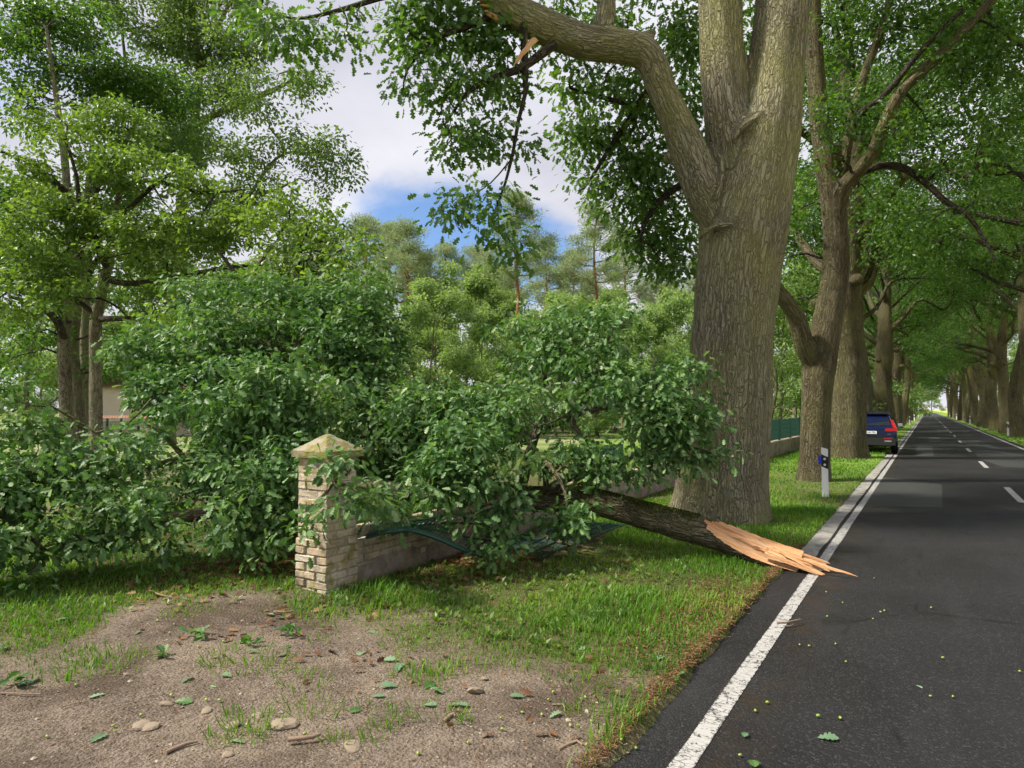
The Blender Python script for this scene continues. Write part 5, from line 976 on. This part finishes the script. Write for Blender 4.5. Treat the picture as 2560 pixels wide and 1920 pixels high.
for s in (-1, 1):
    m = MB().add(np.array([(s * .80, .07, 1.00), (s * .91, .10, 1.00), (s * .78, .33, 1.36), (s * .70, .30, 1.36), (s * .80, .17, 1.00), (s * .93, .22, 1.0), (s * .79, .40, 1.36), (s * .70, .40, 1.36)]), [[0, 1, 2, 3], [7, 6, 5, 4], [0, 4, 5, 1], [1, 5, 6, 2], [2, 6, 7, 3], [3, 7, 4, 0]]); m.box((s * .73, .03, .97), (.19, .04, .055)); cpart(m, 'tail_light', M['lamp'])
    cpart(MB().box((s * .62, -.055, .53), (.11, .012, .03)), 'exhaust_trim', M['chrome']); cpart(MB().box((s * .60, -.04, .64), (.14, .012, .014)), 'bumper_reflector', M['lamp'])
    for y0, y1 in ((.62, 1.15), (1.22, 1.95), (2.02, 2.78)):
        m = MB(); m.add(np.array([(s * .921, y0, 1.06), (s * .921, y1, 1.06), (s * .70, y1 - (.25 if y1 > 2.5 else 0), 1.56), (s * .70, y0 + (.1 if y0 < 1 else 0), 1.56), (s * .88, y0, 1.06), (s * .88, y1, 1.06), (s * .66, y1, 1.56), (s * .66, y0, 1.56)]), [[0, 1, 2, 3], [7, 6, 5, 4], [0, 4, 5, 1], [2, 6, 7, 3]]); cpart(m, 'side_window', M['glass'])
    mm = cpart(MB().box((s * 1.04, 2.62, 1.12), (.10, .07, .085)), 'side_mirror', M['car_paint']); cpart(MB().box((s * 1.05, 2.545, 1.12), (.08, .006, .065)), 'mirror_glass', M['chrome'], mm)
    cpart(MB().tube(np.array([(s * .64, .75, 1.67), (s * .66, 1.3, 1.735), (s * .66, 2.2, 1.73), (s * .64, 2.6, 1.65)]), [.014] * 4, 6, .1), 'roof_rail', M['trim'])
    for y in (.82, 3.75):
        a = np.arange(24) / 24 * 6.283; prof = [(.30, .0), (.34, .015), (.355, .06), (.355, .16), (.34, .21), (.30, .225)]; Vt = np.array([(s * (.94 - d), y + math.cos(t) * r, .355 + math.sin(t) * r) for r, d in prof for t in a])
        wh = cpart(MB().add(Vt, [[k * 24 + j, k * 24 + (j + 1) % 24, (k + 1) * 24 + (j + 1) % 24, (k + 1) * 24 + j] for k in range(5) for j in range(24)]), 'tyre', M['tyre'], smooth=True)
        m = MB(); disc = np.array([(s * .90, y + math.cos(t) * .30, .355 + math.sin(t) * .30) for t in a]); m.add(disc, [list(range(24))]); cpart(m, 'rim_well', M['trim'], wh); m = MB()
        for k in range(5):
            t = k * 1.2566 + .3; d = np.array([0, math.cos(t), math.sin(t)]); e = np.array([0, -math.sin(t), math.cos(t)]); c0 = np.array([s * .925, y, .355]); m.add(np.array([c0 - e * .05, c0 + e * .05, c0 + e * .035 + d * .29, c0 - e * .035 + d * .29, c0 - e * .05 - [s * .03, 0, 0], c0 + e * .05 - [s * .03, 0, 0], c0 + e * .035 + d * .29 - [s * .03, 0, 0], c0 - e * .035 + d * .29 - [s * .03, 0, 0]]), [[0, 1, 2, 3], [0, 4, 5, 1], [1, 5, 6, 2], [2, 6, 7, 3], [3, 7, 4, 0]])
        cpart(m, 'rim', M['rim'], wh)
pl = cpart(MB().box((0, -.012, .86), (.26, .012, .055)), 'number_plate', M['white']); cpart(MB().box((-.238, -.025, .86), (.02, .003, .052)), 'plate_band', M['blue'], pl)
def text(body_, size, loc, mat, parent, name):
    cu = bpy.data.curves.new(name, 'FONT'); cu.body = body_; cu.size = size; cu.align_x = 'CENTER'; cu.align_y = 'CENTER'; cu.extrude = .001
    o = bpy.data.objects.new(name, cu); COL.objects.link(o); bpy.context.view_layer.update(); me = bpy.data.meshes.new_from_object(o.evaluated_get(bpy.context.evaluated_depsgraph_get())); bpy.data.objects.remove(o)
    me.materials.clear(); me.materials.append(mat); q = bpy.data.objects.new(name, me); COL.objects.link(q); q.location = loc; q.rotation_euler = (RAD(90), 0, 0); q.parent = parent; return q
text('TK UA 793', .085, (.02, -.028, .86), M['black'], pl, 'plate_text'); text('CR-V', .07, (-.52, .0, .90), M['chrome'], car, 'badge_text'); text('e:HEV', .05, (.66, -.005, .80), M['chrome'], car, 'badge_text')
m = MB()
for sx in (-1, 1): m.add(np.array([(sx * .035, .02, .985), (sx * .052, .02, .985), (sx * .06, .055, 1.06), (sx * .04, .055, 1.06)]), [[0, 1, 2, 3]])
m.add(np.array([(-.045, .035, 1.012), (.045, .035, 1.012), (.045, .042, 1.028), (-.045, .042, 1.028)]), [[0, 1, 2, 3]]); cpart(m, 'emblem', M['chrome'])

# ------------------------------------------------------------------ grass, weeds, litter, gravel
rng = np.random.default_rng(99)
def blades(N, r0, r1, a0, a1, hmul=1.0, wid=.0045, cond=None, pw=1.0, hfun=None, mask=True):
    r = r0 + (r1 - r0) * rng.uniform(0, 1, N) ** pw; a = rng.uniform(a0, a1, N); P = np.stack([-np.sin(a) * r, np.cos(a) * r], 1)
    ok = (P[:, 0] < ROAD_L - .015) if cond is None else cond(P)
    ok &= ~((P[:, 0] < -4.80) & (P[:, 0] > -5.26) & (P[:, 1] > 4.57)); P, r = P[ok], r[ok]
    if mask: g = grassy(P); ok = g ** 1.2 > rng.uniform(0, 1, len(P)); P, r = P[ok], r[ok]
    ok = poly_sd(P, np.array([c00[:2], c10[:2], c11[:2], c01[:2]])) < -.02; P, r = P[ok], r[ok]
    n = len(P); q = np.hstack([P, np.zeros((n, 1))]); lush = fbm(q * .9 + 4, 3); h = (.028 + .075 * np.clip((lush - .32) * 2.4, 0, 1)) * rng.uniform(.5, 1.35, n) * hmul
    edge = poly_sd(P, dirt_poly); h = h * (1 + .7 * np.exp(-(edge + .55) ** 2 / .22) * (P[:, 0] > -4.6)) * np.where(P[:, 0] < -4.9, .62, 1.0); shade = np.exp(-((P[:, 0] + 3.7) ** 2 / 1.0 + (P[:, 1] - 6.4) ** 2 / 3.0)); h = h * (1 - .45 * shade)
    w = wid * (.7 + r * .075) * rng.uniform(.7, 1.3, n); az = rng.uniform(0, 6.283, n); d = np.stack([np.cos(az), np.sin(az)], 1); e = np.stack([-d[:, 1], d[:, 0]], 1); bend = rng.uniform(.15, .95, n) * h
    b = np.stack([P[:, 0], P[:, 1], gz(P[:, 0], P[:, 1]) - .004], 1); E = np.hstack([e, np.zeros((n, 1))]) * w[:, None]; Dd = np.hstack([d, np.zeros((n, 1))]); up = np.array([0, 0, 1.0])
    V = np.stack([b - E, b + E, b + E * .75 + Dd * (bend * .3)[:, None] + up * (h * .6)[:, None], b - E * .75 + Dd * (bend * .3)[:, None] + up * (h * .6)[:, None], b + Dd * bend[:, None] + up * h[:, None]], 1).reshape(-1, 3)
    base = np.arange(n) * 5; li = np.stack([base, base + 1, base + 2, base + 3, base + 3, base + 2, base + 4], 1).ravel(); ls = np.stack([np.arange(n) * 7, np.arange(n) * 7 + 4], 1).ravel()
    tone = np.clip(fbm(q * 1.3 + 8, 3) * 1.3 - .25 + rng.normal(size=n) * .2, 0, 1); return V, li, ls, np.repeat(tone, 5)
gm = MB(); gm.raw(*blades(140000, 3.0, 13.5, RAD(2), RAD(72), 1.0, .0042, pw=.8)); gm.raw(*blades(30000, 12, 40, RAD(1), RAD(24), 1.0, .006, lambda P: (P[:, 0] < ROAD_L - .02) & (P[:, 0] > -4.8)))
gm.raw(*blades(9000, 18, 70, RAD(-11), RAD(-2.5), 1.1, .008, lambda P: (P[:, 0] > ROAD_R + .03) & (P[:, 0] < 7.5), mask=False))
z4 = lambda x, y: (x / 2.572 / S, (1440 + y / 2.572) / S); z5 = lambda x, y: ((860 + x / 2.572) / S, (1440 + y / 2.572) / S)
for c, n_t, rad_t in [(z4(1550, 610), 420, .17), (z4(1330, 620), 60, .06), (z4(800, 540), 160, .14), (z4(820, 610), 160, .14), (z4(1700, 960), 140, .10), (z4(1970, 900), 160, .12), (z4(1550, 1010), 130, .08), (z4(1650, 1070), 90, .07), (z4(2160, 1090), 70, .06), (z4(1940, 690), 120, .10), (z4(1380, 1090), 50, .05), (z5(420, 940), 60, .05), (z5(560, 950), 120, .09), (z5(290, 1010), 80, .06), (z5(640, 945), 50, .05), (z5(70, 1080), 60, .05), (z5(270, 860), 50, .06), (z5(1600, 870), 70, .07), (z5(1530, 770), 110, .10), (z5(1650, 720), 120, .11), (z5(400, 440), 160, .14), (z5(500, 390), 160, .13), (z5(580, 740), 40, .04), (z5(1560, 880), 50, .06)]:
    n_t = int(n_t * .42); rad_t *= rng.uniform(.9, 1.6); q_ = Gnd(*c)[:2] + rng.normal(size=2) * .04; ang_ = rng.uniform(0, 6.283, n_t); rr_ = np.sqrt(rng.uniform(0, 1, n_t)) * rad_t; P = q_ + np.stack([np.cos(ang_) * rr_ * 1.5, np.sin(ang_) * rr_], 1); h_t = rng.uniform(.03, .085, n_t); lean = np.stack([np.cos(ang_), np.sin(ang_)], 1) * (.3 + rr_ / rad_t)[:, None] * .5 + rng.normal(size=(n_t, 2)) * .25
    tip_ = np.hstack([lean, np.ones((n_t, 1))]); leaves(gm, np.hstack([P, gz(P[:, 0], P[:, 1])[:, None]]), tip_, rng.normal(size=(n_t, 3)), h_t, (np.array([(-.045, 0, 0), (.045, 0, 0), (.03, .6, .05), (0, 1, .2), (-.03, .6, .05)]), [[0, 1, 2, 3, 4]]), np.clip(rng.normal(.6, .2, n_t), 0, 1))
tag(gm.build('grass', M['grass']), 'short green verge grass between road, wall and gravel drive', 'grass', kind='stuff')
# broad-leaved weeds
wm = MB(); wp = []
for _ in range(420): wp.append((rng.uniform(-4.7, -2.2), 4.4 + abs(rng.normal()) * 2.4))
for _ in range(60): wp.append((rng.uniform(-8, -4.9), rng.uniform(3.2, 4.5)))
wp = np.array(wp); wp = wp[poly_sd(wp, dirt_poly) < .15]
for x, y in wp:
    k = int(rng.integers(2, 6)); az = rng.uniform(0, 6.28, k); el = rng.uniform(.5, 1.25, k); tip = np.stack([np.cos(az) * np.cos(el), np.sin(az) * np.cos(el), np.sin(el)], 1); pos = np.tile([x, y, float(gz(x, y)) + .01], (k, 1))
    leaves(wm, pos, tip, np.cross(tip, np.stack([-np.sin(az), np.cos(az), az * 0], 1)), rng.uniform(.035, .085, k), DIA, rng.uniform(.2, .9, k))
tag(wm.build('weeds', M['leaf_lime']), 'pale broad-leaved weeds growing in the shaded verge grass', 'weeds', kind='stuff')
# dead leaves and bark crumbs
dm = MB()
def litter(n, fx, fy, sz, tpl, flat=.25, zoff=.012):
    x, y = fx(n), fy(n); az = rng.uniform(0, 6.28, n); tip = np.stack([np.cos(az), np.sin(az), rng.normal(size=n) * .15], 1); nor = np.array([0, 0, 1.0]) + rng.normal(size=(n, 3)) * flat
    leaves(dm, np.stack([x, y, gz(x, y) + zoff + rng.uniform(0, .015, n)], 1), tip, nor, rng.uniform(sz * .6, sz * 1.3, n), tpl, rng.uniform(0, 1, n))
litter(900, lambda n: -4.78 + abs(rng.normal(size=n)) * .45, lambda n: rng.normal(6.7, 1.1, n), .09, OAK, .5); litter(500, lambda n: rng.uniform(-6.8, -5.4, n), lambda n: rng.normal(5.2, .7, n), .09, OAK, .5)
litter(700, lambda n: rng.uniform(-9, -1.6, n), lambda n: rng.uniform(3, 10, n), .06, OAK, .5); litter(9000, lambda n: ROAD_L - .03 - abs(rng.normal(size=n)) * .055, lambda n: rng.uniform(2.2, 9.5, n), .035, NEEDLE, .5); litter(4500, lambda n: rng.normal(-1.75, .2, n), lambda n: rng.normal(5.9, .7, n), .045, NEEDLE, .5); litter(9000, lambda n: rng.uniform(-9, -1.6, n), lambda n: rng.uniform(1.8, 8, n), .03, NEEDLE, .5)
tag(dm.build('leaf_litter', M['leaf_dead']), 'brown dead leaves and bark crumbs on verge and road edge', 'litter', kind='stuff')
# gravel
OCT = (np.array([(1, 0, 0), (0, 1, 0), (-1, 0, 0), (0, -1, 0), (0, 0, .6), (0, 0, -.6)], float) * .5, [[0, 1, 4], [1, 2, 4], [2, 3, 4], [3, 0, 4]])
n = 9000; r = 2.4 + 5.5 * rng.uniform(0, 1, n) ** .9; a = rng.uniform(RAD(8), RAD(72), n); x, y = -np.sin(a) * r, np.cos(a) * r; ok = poly_sd(np.stack([x, y], 1), dirt_poly) > -.1; x, y = x[ok], y[ok]; n = len(x); az = rng.uniform(0, 6.28, n)
vm = MB(); leaves(vm, np.stack([x, y, gz(x, y) + .002], 1), np.stack([np.cos(az), np.sin(az), 0 * az], 1), np.array([0, 0, 1.0]) + rng.normal(size=(n, 3)) * .3, rng.uniform(.006, .016, n) * (1 + (rng.uniform(0, 1, n) > .97) * 1.5), OCT, rng.uniform(0, 1, n))
M['gravel'] = leafmat('gravel', (.11, .08, .06), (.22, .17, .13), (.38, .33, .27), 0.0, .85, .2); tag(vm.build('gravel', M['gravel']), 'loose small stones of the gravel drive', 'gravel', kind='stuff')

# ------------------------------------------------------------------ single things on the ground
z4 = lambda x, y: (x / 2.572 / S, (1440 + y / 2.572) / S); z5 = lambda x, y: ((860 + x / 2.572) / S, (1440 + y / 2.572) / S); z6 = lambda x, y: ((1700 + x / 2.572) / S, (1440 + y / 2.572) / S)
def model_mesh(mb, mat, smooth=False): o = mb.build('model', mat, smooth=smooth); me = o.data; bpy.data.objects.remove(o); return me
def ground_leaf_mesh(mat, seed):
    r = np.random.default_rng(seed); m = MB(); leaves(m, np.zeros((1, 3)), np.array([[0, 1.0, r.uniform(-.1, .25)]]), np.array([[r.normal() * .2, 0, 1.0]]), np.array([1.0]), OAK_FINE, np.array([r.uniform(.2, .9)])); return model_mesh(m, mat)
gl = [ground_leaf_mesh(M['leaf_under'], k) for k in range(3)] + [ground_leaf_mesh(M['leaf_fallen'], 5 + k) for k in range(2)]
def place(name, me, p, rz, s, label, cat, group, tilt=0.0):
    o = bpy.data.objects.new(name, me); COL.objects.link(o); x, y = p[0], p[1]; z = max(float(gz(np.array([x]), np.array([y]))[0]), 0.0 if x > ROAD_L else -1); o.location = (x, y, z + .006); o.rotation_euler = (tilt, rng.normal() * .15, rz); o.scale = (s, s, s); return tag(o, label, cat, group)
LG, LR_ = 'fresh oak leaves on the gravel drive', 'fresh oak leaves on the asphalt'
for k, c in enumerate([z4(*p) for p in [(340, 320), (500, 150), (910, 380), (1490, 690), (1170, 730), (680, 800), (575, 1115), (1470, 1100), (1880, 480), (1780, 560), (245, 685), (1700, 265), (1760, 290), (80, 740), (1780, 110), (50, 210), (1350, 740), (1670, 535), (40, 480), (1120, 850)]] + [z5(*p) for p in [(340, 645), (345, 740), (505, 765), (640, 798), (180, 803), (510, 865), (655, 875), (708, 868), (120, 880), (1455, 680), (1165, 820), (1320, 960), (2010, 590), (2140, 690), (1585, 480), (1770, 1190), (150, 375), (145, 510), (360, 575)]]):
    place('oak_leaf', gl[int(rng.integers(5)) if k % 3 else k % 3], Gnd(*c), rng.uniform(0, 6.28), rng.uniform(.07, .12), 'single fresh oak leaf lying on the gravel drive or verge', 'leaf', LG, rng.uniform(-.1, .3))
for k, (c, s_, lab) in enumerate([(z6(430, 1015), .07, 'pale upturned oak leaf on asphalt near the white line'), (z6(880, 1048), .11, 'large pale oak leaf lying alone on the asphalt'), (z6(465, 1190), .10, 'dark green oak leaf on asphalt at the bottom edge'), (z6(1515, 708), .05, 'small yellowish leaf scrap on the asphalt')]):
    place('oak_leaf', gl[[0, 1, 3, 2][k]], Gnd(*c), rng.uniform(0, 6.28), s_, lab, 'leaf', LR_, .15)
def acorn_mesh():
    a = np.arange(8) / 8 * 6.283; pr = [(-.012, .002), (-.010, .007), (-.003, .0095), (.005, .0085), (.011, .005), (.0135, .001)]; V = np.array([(math.cos(t) * r_, z, math.sin(t) * r_ + .009) for z, r_ in pr for t in a]); return model_mesh(MB().add(V, [[k * 8 + j, k * 8 + (j + 1) % 8, (k + 1) * 8 + (j + 1) % 8, (k + 1) * 8 + j] for k in range(5) for j in range(8)] + [list(range(8)), list(range(40, 48))[::-1]]), M['acorn'], True)
am = acorn_mesh()
for c in [z6(*p) for p in [(942, 110), (1047, 180), (1290, 240), (1315, 232), (948, 270), (1243, 285), (770, 452), (832, 460), (1003, 447), (1068, 562), (562, 825), (890, 915), (1030, 927), (388, 1168), (1690, 537), (1617, 214), (2187, 626), (1250, 20), (1612, 785), (1755, 787), (485, 880)]]:
    place('acorn', am, Gnd(*c), rng.uniform(0, 6.28), rng.uniform(.7, 1.0), 'green acorn lying on the dark asphalt', 'acorn', 'acorns on the asphalt')
for c in [z5(*p) for p in [(513, 580), (795, 1128), (1018, 1045), (1010, 960), (1147, 918), (1272, 940), (1315, 840), (1528, 830), (1550, 822), (1590, 988), (1505, 1015), (1455, 1015), (1562, 1148), (1785, 1095), (1783, 1110), (1877, 1120), (1345, 792), (475, 1187), (1965, 565), (1885, 510)]] + [z4(*p) for p in [(1410, 850), (1325, 845), (908, 943), (727, 1010), (740, 1048), (490, 735), (300, 1070), (1090, 405), (1120, 340), (1275, 490), (1435, 455), (1010, 320), (690, 317), (1100, 810), (1590, 1005), (1960, 1050)]]:
    place('acorn', am, Gnd(*c), rng.uniform(0, 6.28), rng.uniform(.7, 1.0), 'green acorn lying on the gravel drive', 'acorn', 'acorns on the gravel')
def stone_mesh(seed):
    bm = bmesh.new(); bmesh.ops.create_icosphere(bm, subdivisions=2, radius=1); r = random.Random(seed); off = r.uniform(0, 50); sc3 = Vector((1, r.uniform(.6, .9), r.uniform(.3, .5)))
    for v in bm.verts: f = .7 + .6 * float(vnoise([[v.co.x * 1.3 + off, v.co.y * 1.3, v.co.z * 1.3]])[0]); v.co = Vector((v.co.x * sc3.x, v.co.y * sc3.y, v.co.z * sc3.z)) * f
    me = bpy.data.meshes.new('stone'); bm.to_mesh(me); bm.free(); me.materials.append(M['stone']); return me
stm = [stone_mesh(k) for k in range(5)]
for c, s_, lab in [(z5(850, 775), .065, 'flat tan broken stone, largest on the gravel, right of centre'), (z4(905, 1000), .06, 'flat mossy stone left of its twin on the gravel'), (z4(965, 1005), .055, 'flat mossy stone right of its twin on the gravel'), (z4(1820, 990), .08, 'half buried mossy stone near the bottom grass tufts'), (z4(1325, 915), .035, 'pale round-edged stone on the gravel'), (z4(1070, 865), .04, 'tan flat stone beside a dark leaf on the gravel'), (z5(50, 1140), .055, 'rounded ochre stone at the bottom edge of the gravel'), (z4(1660, 935), .035, 'small reddish stone beside the grass tufts'), (z5(905, 700), .03, 'small tan stone just above the largest flat stone'), (z4(1495, 1000), .04, 'greenish stone among the bottom grass tufts'), (z4(810, 665), .022, 'small pale pebble in the middle of the left gravel'), (z4(1380, 560), .022, 'small pale pebble below the leafy sprigs'), (z4(1460, 1185), .03, 'grey pebble at the bottom edge of the gravel')]:
    place('stone', stm[int(rng.integers(5))], Gnd(*c), rng.uniform(0, 6.28), s_, lab, 'stone', 'stones on the gravel drive')
for c, l, rz, r_, lab in [((z6(625, 335), z6(775, 312)), 0, 0, .010, 'bare stick lying from the white line onto the asphalt'), ((z6(665, 350), z6(730, 340)), 0, 0, .005, 'short twig beside the bare stick on the asphalt'), ((z4(1065, 1190), z4(1270, 1115)), 0, 0, .010, 'brown stick near the bottom edge of the gravel'), ((z5(1380, 1170), z5(1535, 1140)), 0, 0, .010, 'reddish stick at the bottom right of the gravel'), ((z5(640, 990), z5(715, 955)), 0, 0, .012, 'short peeled stick with pale end on the gravel'), ((z4(390, 885), z4(560, 845)), 0, 0, .004, 'thin twig on the left gravel'), ((z4(960, 120), z4(1220, 180)), 0, 0, .008, 'forked bare twig on the grass left of the pillar'), ((z4(860, 215), z4(1030, 200)), 0, 0, .006, 'bare twig on the left grass below the forked twig'), ((z5(1340, 870), z5(1420, 920)), 0, 0, .006, 'dark twig on the right part of the gravel'), ((z4(1850, 1110), z4(2060, 1075)), 0, 0, .014, 'pale strip of bark at the bottom of the gravel'), ((z4(1760, 265), z4(1890, 260)), 0, 0, .012, 'pale wood chip on the drive left of the pillar foot'), ((z4(0, 795), z4(260, 800)), 0, 0, .006, 'curved thin twig at the left edge of the gravel')]:
    A, B = Gnd(*c[0]), Gnd(*c[1]); mid = (A + B) / 2 + np.array([rng.normal() * .03, rng.normal() * .03, 0]); hz = .012 + r_
    tag(MB().tube(np.array([A + [0, 0, hz + .02], mid + [0, 0, hz + .022], B + [0, 0, hz + .02]]), [r_, r_ * .9, r_ * .6], 6, .06, cap=True, lump=.2).build('stick', M['stick'], smooth=True), lab, 'stick')
for k, (c, lab) in enumerate([(z4(1290, 420), 'largest torn oak sprig on the drive, leftmost of the upright ones'), (z4(1610, 475), 'small upright oak sprig in the middle of the drive'), (z4(1880, 400), 'dark dense oak sprig on the drive nearest to the pillar'), (z4(1045, 550), 'small dark oak sprig left of the others on the drive'), (z4(80, 745), 'dark oak sprig at the left edge of the gravel')]):
    p = Gnd(*c); root = empty('oak_sprig', p, lab, 'sprig', 'torn oak sprigs on the drive'); n = [15, 9, 14, 9, 8][k]; az = rng.uniform(0, 6.28, n); el = rng.uniform(.1, 1.0, n); tip = np.stack([np.cos(az) * np.cos(el), np.sin(az) * np.cos(el), np.sin(el)], 1); L = [.12, .06, .08, .06, .06][k]
    pos = p + np.stack([(rng.uniform(-1, 1, n)) * L, rng.uniform(-.4, .4, n) * L, rng.uniform(.02, .07, n)], 1)
    for j in range(n):
        m = MB(); leaves(m, pos[j:j + 1], tip[j:j + 1], np.array([[0, 0, 1.0]]) + rng.normal(size=(1, 3)) * .4, np.array([rng.uniform(.06, .1)]), OAK_FINE, np.array([rng.uniform(.1, .9)])); child(m.build('leaf', M['leaf_fallen']), root)
    child(MB().tube(np.array([p + [-L, 0, .03], p + [0, .01, .04], p + [L, 0, .03]]), [.004, .004, .003], 5, .05).build('twig', M['stick']), root)
